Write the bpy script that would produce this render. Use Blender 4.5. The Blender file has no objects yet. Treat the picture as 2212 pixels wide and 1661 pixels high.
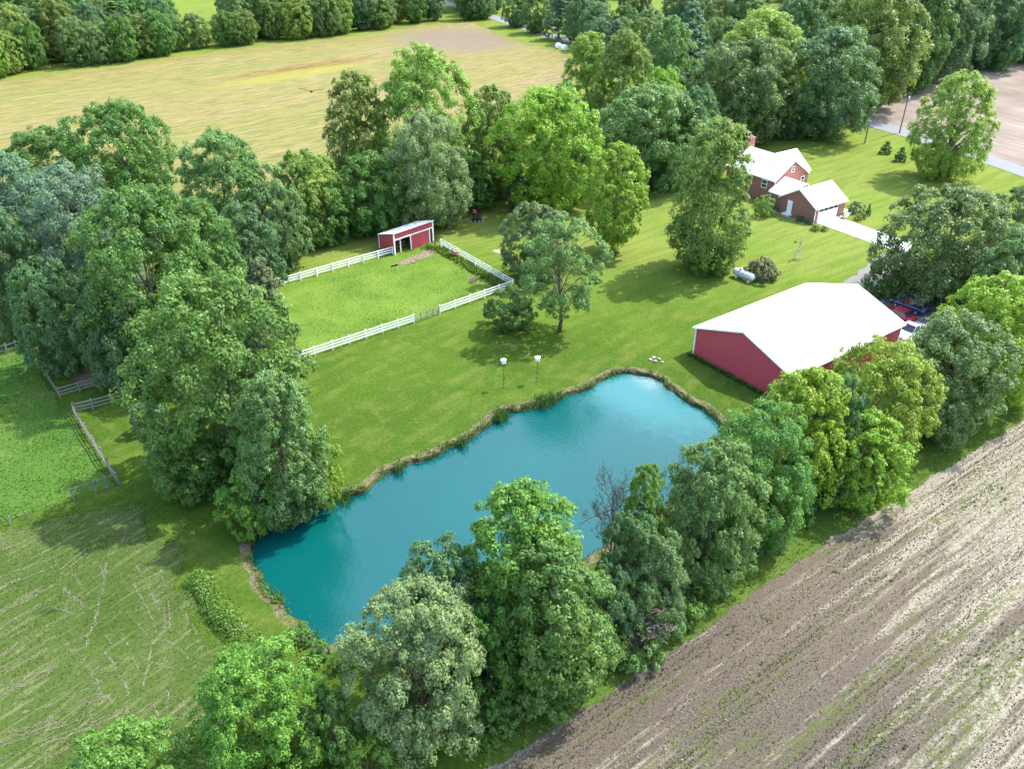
import bpy, bmesh, math, random
import numpy as np
from mathutils import Vector, Matrix, Quaternion
from mathutils.geometry import tessellate_polygon

SC = bpy.context.scene
COL = SC.collection
R = math.radians

# ------------------------------------------------------------------ camera
cam_data = bpy.data.cameras.new('camera')
cam_data.sensor_fit = 'HORIZONTAL'
cam_data.sensor_width = 36.0
cam_data.lens = 36.0 * 1790.0 / 2212.0
cam_data.clip_start = 0.5
cam_data.clip_end = 4000.0
cam = bpy.data.objects.new('camera', cam_data)
COL.objects.link(cam)
cam.location = (0, 0, 48.0)
cam.rotation_euler = (R(90 - 31.5), 0, 0)
SC.camera = cam

# ------------------------------------------------------------------ sky, sun, exposure
SUN_EL, SUN_AZ = R(55), R(61)          # azimuth clockwise from +Y
world = bpy.data.worlds.new('World')
SC.world = world
world.use_nodes = True
wn = world.node_tree.nodes
bg = wn['Background']
sky = wn.new('ShaderNodeTexSky')
sky.sky_type = 'NISHITA'
sky.sun_disc = False
sky.sun_elevation = SUN_EL
sky.sun_rotation = SUN_AZ
sky.altitude = 250
sky.air_density = 1.5
sky.dust_density = 2.2
sky.ozone_density = 1.0
world.node_tree.links.new(sky.outputs[0], bg.inputs[0])
bg.inputs[1].default_value = 0.15
sun_data = bpy.data.lights.new('sun', 'SUN')
sun_data.energy = 2.05
sun_data.angle = R(0.55)
sun_data.color = (1.0, 0.975, 0.92)
sun = bpy.data.objects.new('sun', sun_data)
COL.objects.link(sun)
sdir = Vector((math.sin(SUN_AZ) * math.cos(SUN_EL), math.cos(SUN_AZ) * math.cos(SUN_EL), math.sin(SUN_EL)))
sun.rotation_euler = sdir.to_track_quat('Z', 'Y').to_euler()
sun.location = (60, 40, 90)
vs = SC.view_settings
vs.view_transform = 'Standard'
vs.look = 'None'
vs.exposure = 2.32
vs.gamma = 1.0
vs.use_curve_mapping = False
cy = SC.cycles
cy.max_bounces = 6
cy.diffuse_bounces = 2
cy.glossy_bounces = 3
cy.transmission_bounces = 3
cy.transparent_max_bounces = 8
cy.use_denoising = True
try:
    cy.denoiser = 'OPENIMAGEDENOISE'
    cy.denoising_input_passes = 'RGB_ALBEDO_NORMAL'
    cy.denoising_prefilter = 'ACCURATE'
except Exception:
    pass

# ------------------------------------------------------------------ positions in metres (X right, Y away)
POND = [(-21.71, 50.84), (-22.08, 53.07), (-21.45, 54.65), (-19.96, 55.13), (-18.56, 55.74), (-17.38, 58.0), (-16.28, 58.84), (-14.73, 59.71),
 (-13.21, 60.93), (-11.29, 62.9), (-8.37, 64.81), (-5.58, 67.18), (-3.37, 69.85), (-1.5, 72.15), (0.69, 73.38), (2.92, 74.37), (5.49, 76.12),
 (7.89, 77.93), (10.09, 79.51), (12.32, 80.83), (14.98, 81.03), (16.5, 79.91), (17.69, 77.64), (19.18, 75.19), (20.46, 72.85), (21.33, 70.69),
 (21.49, 68.38), (20.08, 65.26), (17.14, 61.62), (11.98, 55.86), (6.77, 51.94), (1.63, 48.21), (-3.05, 44.8), (-6.06, 42.55), (-8.36, 41.68),
 (-11.46, 41.9), (-13.94, 42.42), (-16.26, 44.34), (-18.23, 46.71), (-20.46, 48.98)]
HAY_ROWS = [[(-40.43, 47.32), (-39.44, 48.5)], [(-39.16, 44.91), (-37.5, 46.34), (-36.48, 47.74)], [(-37.96, 42.64), (-37.15, 44.44), (-35.86, 46.18)],
 [(-36.98, 40.79), (-35.59, 42.94), (-33.87, 44.44)], [(-36.41, 39.69), (-35.31, 40.79), (-33.89, 42.5)],
 [(-35.24, 37.48), (-33.88, 39.03), (-32.79, 39.69), (-31.76, 41.07)],
 [(-32.64, 41.77), (-31.55, 42.64), (-31.49, 43.83), (-31.94, 45.7), (-32.4, 47.65), (-33.24, 50.25)],
 [(-35.43, 47.32), (-34.13, 46.34), (-33.06, 45.54)], [(-35.56, 45.54), (-33.42, 44.75)], [(-35.34, 49.02), (-33.97, 47.32)],
 [(-30.21, 47.99), (-28.6, 46.02), (-26.96, 43.83), (-26.51, 42.94)], [(-33.67, 50.07), (-32.83, 48.67)],
 [(-25.9, 35.88), (-26.32, 37.22), (-27.2, 38.89)], [(-25.65, 38.24), (-25.8, 40.1), (-24.34, 39.69)],
 [(-25.11, 36.0), (-24.43, 36.98), (-23.75, 37.73), (-23.33, 36.24)], [(-34.52, 36.12), (-33.88, 36.48)],
 [(-33.12, 33.44), (-31.12, 34.46), (-29.66, 35.04), (-28.18, 35.88)], [(-30.94, 31.91), (-29.75, 32.67), (-28.82, 33.22)],
 [(-30.54, 33.89), (-28.74, 34.81), (-27.51, 35.52), (-26.46, 36.24)], [(-30.3, 37.35), (-29.51, 37.99), (-28.72, 38.63)],
 [(-30.98, 39.83), (-30.68, 40.65)], [(-29.52, 41.07), (-28.4, 39.96), (-28.18, 39.42)], [(-27.34, 40.65), (-26.48, 39.56)],
 [(-35.58, 38.11), (-34.43, 39.03)], [(-24.94, 44.75), (-23.36, 42.79)], [(-26.68, 46.02), (-25.74, 43.68), (-25.94, 42.94)],
 [(-24.41, 41.49), (-23.29, 40.51)], [(-28.62, 49.72), (-27.51, 47.65)], [(-42.58, 51.9), (-41.24, 52.84)],
 [(-41.14, 48.67), (-38.81, 50.25), (-38.14, 50.98)], [(-36.34, 49.02), (-35.94, 50.07), (-35.36, 51.34)], [(-28.06, 43.68), (-27.09, 42.64)],
 [(-20.77, 35.4), (-20.68, 36.12)], [(-24.3, 36.6), (-23.21, 35.04)], [(-32.65, 32.57), (-31.99, 33.0)], [(-33.16, 54.2), (-33.02, 52.84)],
 [(-32.58, 41.63), (-31.82, 41.21), (-31.17, 41.77), (-31.44, 42.64)], [(-30.07, 42.64), (-29.42, 41.92)], [(-29.04, 42.64), (-28.12, 41.77)],
 [(-29.17, 36.73), (-27.96, 37.35), (-27.07, 36.73)], [(-32.9, 36.0), (-31.32, 36.6)], [(-33.1, 34.58), (-31.85, 34.93), (-30.61, 35.76)],
 [(-29.44, 39.83), (-29.86, 38.76)]]
CROP_EDGE = [(-1.73, 32.13), (4.85, 36.74), (12.6, 42.28), (19.67, 47.91), (27.09, 53.61), (31.5, 56.58), (35.17, 59.02), (43.26, 64.8), (53.38, 71.91)]
UPPER_FIELD = [(-146.38, 234.15), (-141.37, 238.94), (-130.79, 249.05), (-117.99, 259.96), (-105.22, 274.86), (-91.61, 287.93), (-72.03, 302.18), (-50.75, 318.79),
 (-39.22, 334.89), (-26.06, 345.28), (-13.56, 345.28), (-3.45, 315.74), (6.83, 296.69), (16.36, 282.9), (22.17, 254.4), (5.15, 216.08),
 (-5.99, 195.1), (-19.44, 168.75), (-35.54, 163.88), (-38.52, 147.93), (-53.03, 140.29), (-69.2, 140.29), (-83.36, 137.89), (-94.26, 140.29)]
RIGHT_FIELD = [(91.28, 216.59), (106.5, 232.4), (125.95, 247.75), (159.48, 273.3), (180.98, 288.79), (104.18, 149.27), (99.08, 158.65), (94.92, 167.1),
 (87.36, 179.24), (81.61, 194.25)]
ROAD = [(98.66, 139.8), (95.73, 152.29), (94.12, 157.17), (91.51, 164.84), (86.15, 176.33), (80.48, 188.88), (20, 295), (-12, 362), (-40, 418)]
PADDOCK = [(-24.89, 83.42), (0.13, 103.61), (-12.12, 119.36), (-17.45, 115.35), (-32.62, 103.32)]
HAY_MEADOW = [(-51.36, 53.15), (-44.27, 54.62), (-40.21, 57.08), (-34.79, 59.02), (-30.92, 56.45), (-27.67, 52.29), (-25.67, 48.01), (-22.29, 44.16),
 (-18.67, 39.84), (-16.83, 35.29), (-15.72, 28.91), (-36.28, 28.91)]
PASTURE = [(-76.08, 92.88), (-58.51, 88.02), (-48.78, 75.51), (-45.81, 72.79), (-40.24, 65.41), (-36.18, 60.57), (-39.76, 58.36), (-44.43, 54.92),
 (-51.36, 53.15)]
FAR_LAWN = [(-132.13, 372.01), (-119.84, 369.3), (-151.45, 470.49), (-163.35, 470.49)]
CORRAL_NORTH = [(-60.79, 84.53), (-59.54, 85.31), (-58.77, 86.05), (-58.0, 86.58), (-56.53, 84.97), (-54.55, 82.74), (-51.79, 79.25), (-48.8, 75.59)]
CORRAL_INNER = [(-48.8, 75.59), (-47.15, 76.74), (-45.68, 77.73)]
CORRAL_SOUTH = [(-45.81, 72.49), (-44.22, 73.24), (-42.6, 74.25), (-41.17, 75.52)]
CORRAL_LONG = [(-45.81, 72.49), (-44.38, 70.63), (-42.96, 68.78), (-41.12, 66.54), (-39.6, 64.57), (-38.32, 63.02), (-36.38, 60.62)]
CORRAL_END = [(-36.38, 60.62), (-37.17, 59.99), (-37.98, 59.43), (-39.5, 58.31)]
FENCE_NEAR_LEFT = [(-24.89, 83.42), (-12.34, 93.13)]
FENCE_NEAR_RIGHT = [(-9.27, 95.67), (0.14, 103.56)]
FENCE_RIGHT = [(0.14, 103.56), (-10.81, 118.42)]
FENCE_FAR = [(-17.72, 115.32), (-35.23, 101.26)]
FENCE_LEFT = [(-24.89, 83.42), (-34.84, 100.97)]
SHED = [(-17.42, 115.17), (-12.21, 120.49), (-20.11, 117.14)]
BIRDHOUSES = [(-0.92, 77.69), (2.79, 78.87)]
DIRT_PATCH = [(-14.13, 113.75)]
SAND_PATCH = [(-1.37, 116.05)]
SMALL_DIRT = [(-5.5, 106.5)]
FEEDER = [(-8.59, 114.03)]
FLOWER_BED = [(-5.85, 129.82)]
ROCKS = [(16.17, 83.74), (16.65, 83.31), (17.16, 83.85), (17.43, 83.21), (16.56, 84.18)]
REEDS = [(3.28, 74.58), (4.3, 75.31), (-1.35, 71.74), (-1.02, 72.43), (-15.31, 58.66), (-4.89, 67.28), (-10.86, 63.06)]
WEED_STRIP = [(-25.14, 48.42), (-23.66, 46.52), (-22.15, 44.62), (-20.6, 43.16), (-18.95, 41.51), (-17.4, 40.05)]
BALES = [(15.12, 287.93), (16.9, 284.56)]
STRIP_SHRUBS = [(-0.18, 33.91), (1.36, 35.29), (3.26, 36.38), (5.26, 37.87), (7.37, 39.64), (9.57, 41.3), (11.49, 42.81), (14.07, 45.56), (16.42, 46.52),
 (19.21, 49.04), (22.04, 51.18), (25.2, 54.03), (28.59, 57.08), (30.54, 56.76), (37.96, 63.91), (43.23, 67.74), (48.25, 71.48), (52.25, 73.68),
 (-13.89, 40.67), (-15.54, 42.15), (-12.07, 39.84), (-10.15, 40.25), (-16.6, 39.44), (-1.38, 33.57), (-6.67, 32.58), (-12.12, 33.24)]
BELT_SHRUBS = [(-35.48, 106.99), (-33.26, 108.59), (-38.56, 113.6), (-33.93, 117.14), (-31.53, 118.98), (-29.44, 122.8), (-26.88, 124.79), (-24.26, 126.83),
 (-21.1, 131.07), (-18.24, 132.84), (-11.64, 137.89), (-8.45, 137.89), (-5.34, 140.29), (-2.1, 140.29), (1.1, 135.55), (4.3, 137.89), (8.41, 140.29),
 (11.81, 142.76), (15.31, 145.31), (20.61, 147.93), (26.53, 147.93), (29.46, 145.31), (33.28, 147.93), (40.8, 159.26), (52.15, 175.62),
 (58.04, 179.24), (64.15, 182.99), (69.2, 182.99), (77.36, 188.88), (-66.71, 99.55), (-61.03, 95.46), (-55.14, 89.2), (-50.24, 85.73),
 (-45.19, 81.41), (-41.01, 77.4), (-44.04, 92.88), (-43.37, 99.55), (-40.74, 100.97), (-35.3, 92.88), (-30.99, 83.53), (-27.29, 75.51),
 (-23.23, 66.95), (-23.53, 61.05), (-27.42, 59.69), (-32.02, 63.18), (-36.51, 69.37), (-33.69, 73.68), (-19.5, 60.36), (-40.67, 106.99),
 (-46.05, 113.6), (-52.86, 113.6), (-58.99, 113.6), (-65.12, 113.6), (-71.25, 113.6), (-42.3, 117.14), (-49.11, 120.87), (-56.27, 124.79),
 (-68.33, 128.92), (-76.9, 131.07), (-81.91, 128.92), (49.31, 100.97), (54.24, 103.92), (59.19, 98.16), (62.1, 95.46), (62.44, 90.4)]
TREES = [('deciduous_tree', -22.0, 28.9, 7.3, 6.7, 'mid', 'bright', 'bright green young tree cut off by the bottom left frame edge'),
 ('deciduous_tree', -14.9, 31.8, 10.5, 8.3, 'big', 'bright', 'bushy bright green tree at the near left end of the pond'),
 ('deciduous_tree', -10.8, 31.3, 7.9, 4.2, 'small', 'green', 'low dark green tree between the bushy bright tree and the pale silvery tree'),
 ('deciduous_tree', -8.6, 30.1, 5.4, 4.1, 'small', 'bright', 'low bright tree at the bottom frame edge left of the pale silvery tree'),
 ('deciduous_tree', -5.0, 33.2, 12.9, 8.1, 'big', 'silver', 'pale silvery leaved tree nearest the bottom edge of the pond'),
 ('deciduous_tree', -4.0, 38.3, 11.8, 6.3, 'feather', 'teal', 'feathery blue green tree between the silvery tree and the broad green tree'),
 ('deciduous_tree', 1.3, 39.8, 15.3, 7.7, 'big', 'bright', 'tall bright green tree rising in front of the pond centre'),
 ('deciduous_tree', 3.2, 36.4, 13.4, 7.3, 'big', 'bright2', 'broad green tree on the grass strip right of the silvery tree'),
 ('dead_tree', 7.2, 47.5, 11.9, 4.4, 'dead', 'dead', 'bare grey dead tree standing against the pond water'),
 ('dead_tree', 13.4, 51.7, 11.2, 3.5, 'dead', 'dead', 'thin half dead tree with bare crown at the right end of the pond'),
 ('deciduous_tree', 10.4, 46.5, 12.0, 3.3, 'column', 'bright', 'narrow bright green tree just right of the bare grey dead tree'),
 ('deciduous_tree', 9.1, 42.8, 10.4, 4.9, 'mid', 'teal', 'grey green bushy tree below the bare dead tree'),
 ('deciduous_tree', 15.9, 47.5, 12.9, 7.5, 'big', 'grey', 'grey green tree at the right shore of the pond, left of a darker green tree'),
 ('deciduous_tree', 20.6, 52.3, 13.0, 8.1, 'big', 'bright2', 'dense dark green tree between the pond corner and the red barn'),
 ('deciduous_tree', 25.9, 58.0, 12.9, 8.0, 'mid', 'lime', 'fresh lime tree just below the front corner of the red barn'),
 ('deciduous_tree', 29.2, 59.0, 11.6, 5.3, 'mid', 'teal', 'slim grey green tree squeezed between two lime trees beside the barn'),
 ('deciduous_tree', 31.8, 57.1, 9.1, 7.0, 'mid', 'lime', 'small lime green tree leaning over the crop field edge'),
 ('deciduous_tree', 34.4, 63.2, 12.9, 9.5, 'big', 'lime', 'large lime green tree covering the middle of the barn side wall'),
 ('deciduous_tree', 43.7, 68.5, 12.6, 9.6, 'big', 'grey', 'grey green tree at the field edge right of the large lime tree'),
 ('deciduous_tree', 44.3, 75.5, 9.4, 5.4, 'mid', 'lime', 'lime tree just right of the silver pickup truck'),
 ('deciduous_tree', 49.6, 75.0, 14.5, 11.4, 'big', 'lime', 'tall lime green tree at the right frame edge above the crop field'),
 ('deciduous_tree', 45.4, 73.7, 9.7, 5.7, 'mid', 'lime', 'lime green tree directly behind the grey green field edge tree'),
 ('deciduous_tree', 56.3, 100.7, 14.7, 16.8, 'lawn', 'oak', 'large dark olive tree shading the parked cars'),
 ('deciduous_tree', 69.2, 107.0, 13.4, 10.1, 'mid', 'oak', 'dark tree at the right frame edge beyond the parked cars'),
 ('deciduous_tree', 60.8, 92.9, 12.3, 9.6, 'mid', 'grey', 'pale grey green tree at the right frame edge behind the lime tree'),
 ('deciduous_tree', 10.8, 41.9, 9.6, 4.9, 'mid', 'grey', 'grey green bushy verge tree below the narrow bright tree'),
 ('deciduous_tree', 7.1, 39.8, 8.8, 4.0, 'small', 'teal', 'low blue green tree on the verge under the bare grey dead tree'),
 ('deciduous_tree', 5.3, 37.5, 7.1, 3.7, 'small', 'bright2', 'low green tree at the verge right of the broad green tree'),
 ('deciduous_tree', -0.9, 35.3, 9.4, 4.4, 'mid', 'bright2', 'dark green tree filling the gap behind the silvery and the broad green tree'),
 ('deciduous_tree', -32.9, 111.0, 12.2, 7.8, 'mid', 'grey', 'grey green tree at the left end of the paddock above its far fence'),
 ('deciduous_tree', -34.4, 101.0, 12.7, 8.4, 'mid', 'teal', 'blue green tree in the belt left of the paddock far corner'),
 ('deciduous_tree', -28.3, 119.9, 9.3, 7.7, 'mid', 'bright2', 'green tree at the wood edge between the light green tree and the shed'),
 ('deciduous_tree', -59.3, 90.4, 15.8, 8.8, 'mid', 'teal', 'dark tree at the left frame edge above the wooden corral'),
 ('deciduous_tree', 5.8, 90.6, 15.0, 10.2, 'airy', 'grey', 'slender open crowned tree with bare lower trunk on the lawn'),
 ('deciduous_tree', 3.4, 107.0, 10.7, 8.9, 'mid', 'oak', 'round dark green tree behind the slender open crowned lawn tree'),
 ('deciduous_tree', -0.2, 91.9, 5.0, 6.8, 'low', 'green', 'low spreading green tree beside the paddock fence corner'),
 ('deciduous_tree', 15.0, 115.9, 16.1, 9.4, 'lawn', 'lime', 'lime green lawn tree with a visible straight trunk'),
 ('deciduous_tree', 27.4, 109.2, 20.9, 11.3, 'column', 'olive', 'tall columnar yellow green tree left of the brick house'),
 ('deciduous_tree', 6.3, 134.4, 19.6, 15.4, 'big', 'lime', 'broad lime tree at the edge of the woods above the lawn'),
 ('deciduous_tree', 23.9, 146.6, 17.7, 18.3, 'big', 'grey', 'round grey green oak between the lime trees and the columnar tree'),
 ('deciduous_tree', -13.0, 126.8, 17.7, 12.6, 'big', 'silver', 'silvery leaved tree directly behind the red shed'),
 ('deciduous_tree', -14.3, 140.3, 25.0, 16.6, 'big', 'lime2', 'tallest yellow green tree in the middle of the tree belt'),
 ('deciduous_tree', -25.3, 137.9, 21.3, 10.7, 'big', 'olive', 'yellow green tree left of the tallest tree in the belt'),
 ('deciduous_tree', -3.2, 142.8, 18.3, 10.7, 'big', 'olive', 'narrow mid green tree between the tallest belt tree and the broad lime tree'),
 ('deciduous_tree', -21.9, 124.8, 12.3, 10.7, 'mid', 'green', 'dark green tree left of the silvery tree behind the shed'),
 ('deciduous_tree', -6.6, 135.6, 9.3, 8.5, 'mid', 'green', 'dark undergrowth tree between the silvery tree and the broad lime tree'),
 ('deciduous_tree', -30.4, 119.9, 14.1, 8.6, 'mid', 'lime2', 'light green tree at the wood edge left of the paddock corner'),
 ('deciduous_tree', -43.2, 120.9, 16.5, 11.4, 'big', 'grey', 'grey green tree in the belt left of the light green edge tree'),
 ('deciduous_tree', -36.2, 115.3, 13.4, 10.1, 'mid', 'grey', 'grey green tree in the belt directly above the paddock far corner'),
 ('deciduous_tree', -64.1, 135.6, 17.2, 17.1, 'big', 'green', 'large dark green tree standing against the yellow field'),
 ('deciduous_tree', -76.6, 135.6, 13.3, 13.0, 'mid', 'green', 'green tree left of the large dark tree against the yellow field'),
 ('deciduous_tree', -53.9, 96.8, 18.6, 12.9, 'big', 'blue', 'blue silver tree in the left belt'),
 ('deciduous_tree', -63.9, 101.0, 19.5, 10.7, 'big', 'blue', 'dark blue green tree at the left frame edge'),
 ('deciduous_tree', -38.9, 81.4, 21.1, 14.2, 'big', 'green', 'big green tree in the middle of the left tree belt'),
 ('deciduous_tree', -50.5, 81.4, 13.4, 8.1, 'mid', 'teal', 'dark tree overhanging the corner of the left pasture'),
 ('deciduous_tree', -42.6, 78.4, 12.1, 7.4, 'mid', 'teal', 'dark green tree behind the wooden corral rails'),
 ('deciduous_tree', -37.2, 92.9, 16.1, 8.4, 'big', 'green', 'green tree between the belt and the left side of the paddock'),
 ('deciduous_tree', -25.6, 63.2, 19.6, 14.0, 'big', 'bright2', 'widest green tree reaching over the left corral'),
 ('conifer_tree', -27.2, 82.5, 13.0, 6.2, 'cedar', 'cedar', 'dark olive cedar at the left side of the paddock'),
 ('deciduous_tree', -19.2, 55.8, 14.6, 6.9, 'big', 'grey', 'grey green tree on the left shore of the pond'),
 ('deciduous_tree', -22.0, 54.6, 6.6, 5.5, 'small', 'bright', 'low bright green tree under the grey green tree on the pond shore'),
 ('deciduous_tree', -16.8, 57.7, 7.8, 4.0, 'small', 'lime', 'bright lime sprout of tree leaning over the pond bank'),
 ('deciduous_tree', -29.1, 59.7, 7.5, 7.0, 'mid', 'bright2', 'dark green lower tree beside the lone corral rails'),
 ('deciduous_tree', 48.1, 177.4, 20.2, 19.6, 'big', 'oak', 'mixed grey oak with a pale twiggy crown behind the house'),
 ('deciduous_tree', 54.1, 190.9, 23.9, 19.8, 'big', 'lime2', 'light green tree rising behind the grey oak'),
 ('deciduous_tree', 66.2, 179.2, 22.1, 18.3, 'big', 'teal', 'large dark green tree at the road above the house'),
 ('deciduous_tree', 83.2, 204.0, 28.6, 21.4, 'big', 'olive', 'tall tree with yellow green top left of the far tilled field'),
 ('deciduous_tree', 115.2, 235.3, 27.2, 18.3, 'big', 'teal', 'dark blue green tree at the top of the far tilled field'),
 ('deciduous_tree', 139.1, 254.4, 25.5, 18.4, 'big', 'teal', 'dark tree near the top right frame corner'),
 ('deciduous_tree', 102.7, 224.0, 30.2, 14.0, 'big', 'green', 'dark tree between the two tall trees above the far tilled field'),
 ('deciduous_tree', 157.4, 265.0, 25.8, 19.1, 'big', 'green', 'dark tree at the extreme top right frame edge'),
 ('deciduous_tree', 15.3, 175.6, 21.6, 9.9, 'big', 'lime2', 'yellow green poplar at the corner of the yellow field'),
 ('deciduous_tree', 21.7, 168.7, 23.0, 10.5, 'big', 'olive', 'yellow green tree right of the corner poplar'),
 ('deciduous_tree', 32.0, 179.2, 23.9, 12.0, 'big', 'grey', 'grey green tree behind the round oak'),
 ('deciduous_tree', 27.3, 156.3, 18.5, 9.4, 'mid', 'lime', 'lime topped tree peeking above the round grey oak'),
 ('deciduous_tree', 9.2, 153.4, 16.7, 9.3, 'mid', 'grey', 'dark grey green tree left of the corner poplar'),
 ('deciduous_tree', 32.8, 150.6, 16.5, 9.2, 'mid', 'teal', 'dark tree between the round oak and the columnar tree'),
 ('conifer_tree', 40.8, 204.0, 23.9, 12.9, 'pine', 'pine', 'blue green pine behind the woods by the road'),
 ('deciduous_tree', 68.3, 208.7, 25.8, 15.4, 'big', 'teal', 'dark tree behind the large road tree'),
 ('deciduous_tree', 79.8, 151.7, 18.7, 13.8, 'lone', 'lime2', 'lone round crowned tree on the lawn beside the road')]
BIRD = (-13.37, 57.2, 35.8)

# ------------------------------------------------------------------ node helpers
class NT:
    gain = 1.0
    def __init__(self, name):
        self.m = bpy.data.materials.new(name)
        self.m.use_nodes = True
        self.t = self.m.node_tree
        self.t.nodes.clear()
        self.out = self.n('ShaderNodeOutputMaterial')
    def n(self, typ, ins=None, **props):
        x = self.t.nodes.new(typ)
        for k, v in props.items():
            setattr(x, k, v)
        for k, v in (ins or {}).items():
            s = x.inputs[k]
            if isinstance(v, bpy.types.NodeSocket):
                self.t.links.new(v, s)
            else:
                if isinstance(v, tuple) and len(v) == 3 and s.type == 'RGBA':
                    v = v + (1.0,)
                s.default_value = v
        return x
    def pos(self):
        return self.n('ShaderNodeNewGeometry').outputs['Position']
    def mapping(self, vec, rot=0.0, scale=(1, 1, 1), loc=(0, 0, 0)):
        if rot:
            vec = self.n('ShaderNodeMapping', {'Vector': vec, 'Rotation': (0, 0, rot)}).outputs[0]
        return self.n('ShaderNodeMapping', {'Vector': vec, 'Scale': scale, 'Location': loc}).outputs[0]
    def noise(self, vec, scale, detail=3.0, rough=0.55, dist=0.0):
        return self.n('ShaderNodeTexNoise', {'Vector': vec, 'Scale': scale, 'Detail': detail, 'Roughness': rough, 'Distortion': dist}).outputs[0]
    def ramp(self, fac, stops, interp='LINEAR'):
        x = self.n('ShaderNodeValToRGB', {'Fac': fac})
        e = x.color_ramp.elements
        x.color_ramp.interpolation = interp
        while len(e) < len(stops):
            e.new(0.5)
        for i, (p, c) in enumerate(stops):
            e[i].position = p
            e[i].color = tuple(c) + (1,) if len(c) == 3 else c
        return x.outputs[0]
    def step(self, fac, a, b):
        return self.n('ShaderNodeMapRange', {'Value': fac, 'From Min': a, 'From Max': b}, interpolation_type='SMOOTHSTEP').outputs[0]
    def mix(self, fac, a, b, blend='MIX'):
        x = self.n('ShaderNodeMix', data_type='RGBA', blend_type=blend)
        for s, v in ((x.inputs[0], fac), (x.inputs[6], a), (x.inputs[7], b)):
            if isinstance(v, bpy.types.NodeSocket):
                self.t.links.new(v, s)
            elif s.type == 'RGBA':
                s.default_value = tuple(v) + (1,) if len(v) == 3 else v
            else:
                s.default_value = v
        return x.outputs[2]
    def math(self, op, a, b=0.0):
        return self.n('ShaderNodeMath', {0: a, 1: b}, operation=op).outputs[0]
    def bump(self, h, strength, dist):
        return self.n('ShaderNodeBump', {'Height': h, 'Strength': strength, 'Distance': dist}).outputs[0]
    def principled(self, col, rough=0.8, spec=0.3, metal=0.0, normal=None, **kw):
        if NT.gain != 1.0:
            col = self.mix(1.0, col, (NT.gain,) * 3, 'MULTIPLY')
        d = {'Base Color': col, 'Roughness': rough, 'Specular IOR Level': spec, 'Metallic': metal}
        if normal is not None:
            d['Normal'] = normal
        d.update(kw)
        return self.n('ShaderNodeBsdfPrincipled', d).outputs[0]
    def done(self, sh):
        self.t.links.new(sh, self.out.inputs[0])
        return self.m
    def edge_alpha(self, sh, vec, scale=0.9, lo=0.28, amp=0.9):
        e = self.n('ShaderNodeAttribute', attribute_name='edge').outputs['Fac']
        nz = self.noise(vec, scale, 5.0, 0.65)
        a = self.math('ADD', e, self.math('MULTIPLY', self.math('SUBTRACT', nz, 0.5), amp))
        a = self.step(a, lo, lo + 0.12)
        tr = self.n('ShaderNodeBsdfTransparent').outputs[0]
        return self.n('ShaderNodeMixShader', {0: a, 1: tr, 2: sh}).outputs[0]

def simple(name, col, rough=0.6, spec=0.3, metal=0.0, var=0.12, scale=2.0, bump=0.0):
    g = NT(name)
    p = g.n('ShaderNodeTexCoord').outputs['Object']
    nz = g.noise(p, scale, 4.0, 0.6)
    c = g.mix(nz, tuple(v * (1 - var) for v in col), tuple(min(1, v * (1 + var)) for v in col))
    nrm = g.bump(nz, bump, 0.02) if bump else None
    return g.done(g.principled(c, rough, spec, metal, nrm))

# ------------------------------------------------------------------ mesh helpers
def link(o, parent=None):
    COL.objects.link(o)
    if parent is not None:
        o.parent = parent
    return o

def mesh_np(name, verts, faces, mat, smooth=False):
    """verts (n,3) array, faces (m,k) int array with constant k"""
    me = bpy.data.meshes.new(name)
    verts = np.asarray(verts, dtype=np.float32)
    faces = np.asarray(faces, dtype=np.int32)
    k = faces.shape[1]
    me.vertices.add(len(verts))
    me.vertices.foreach_set('co', verts.ravel())
    me.loops.add(faces.size)
    me.loops.foreach_set('vertex_index', faces.ravel())
    me.polygons.add(len(faces))
    me.polygons.foreach_set('loop_start', np.arange(0, faces.size, k, dtype=np.int32))
    try:
        me.polygons.foreach_set('loop_total', np.full(len(faces), k, dtype=np.int32))
    except Exception:
        pass
    if smooth:
        me.polygons.foreach_set('use_smooth', np.ones(len(faces), dtype=bool))
    me.update(calc_edges=True)
    me.materials.append(mat)
    return me

def attr(me, name, vals):
    a = me.attributes.new(name, 'FLOAT', 'POINT')
    a.data.foreach_set('value', np.asarray(vals, dtype=np.float32))

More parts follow.
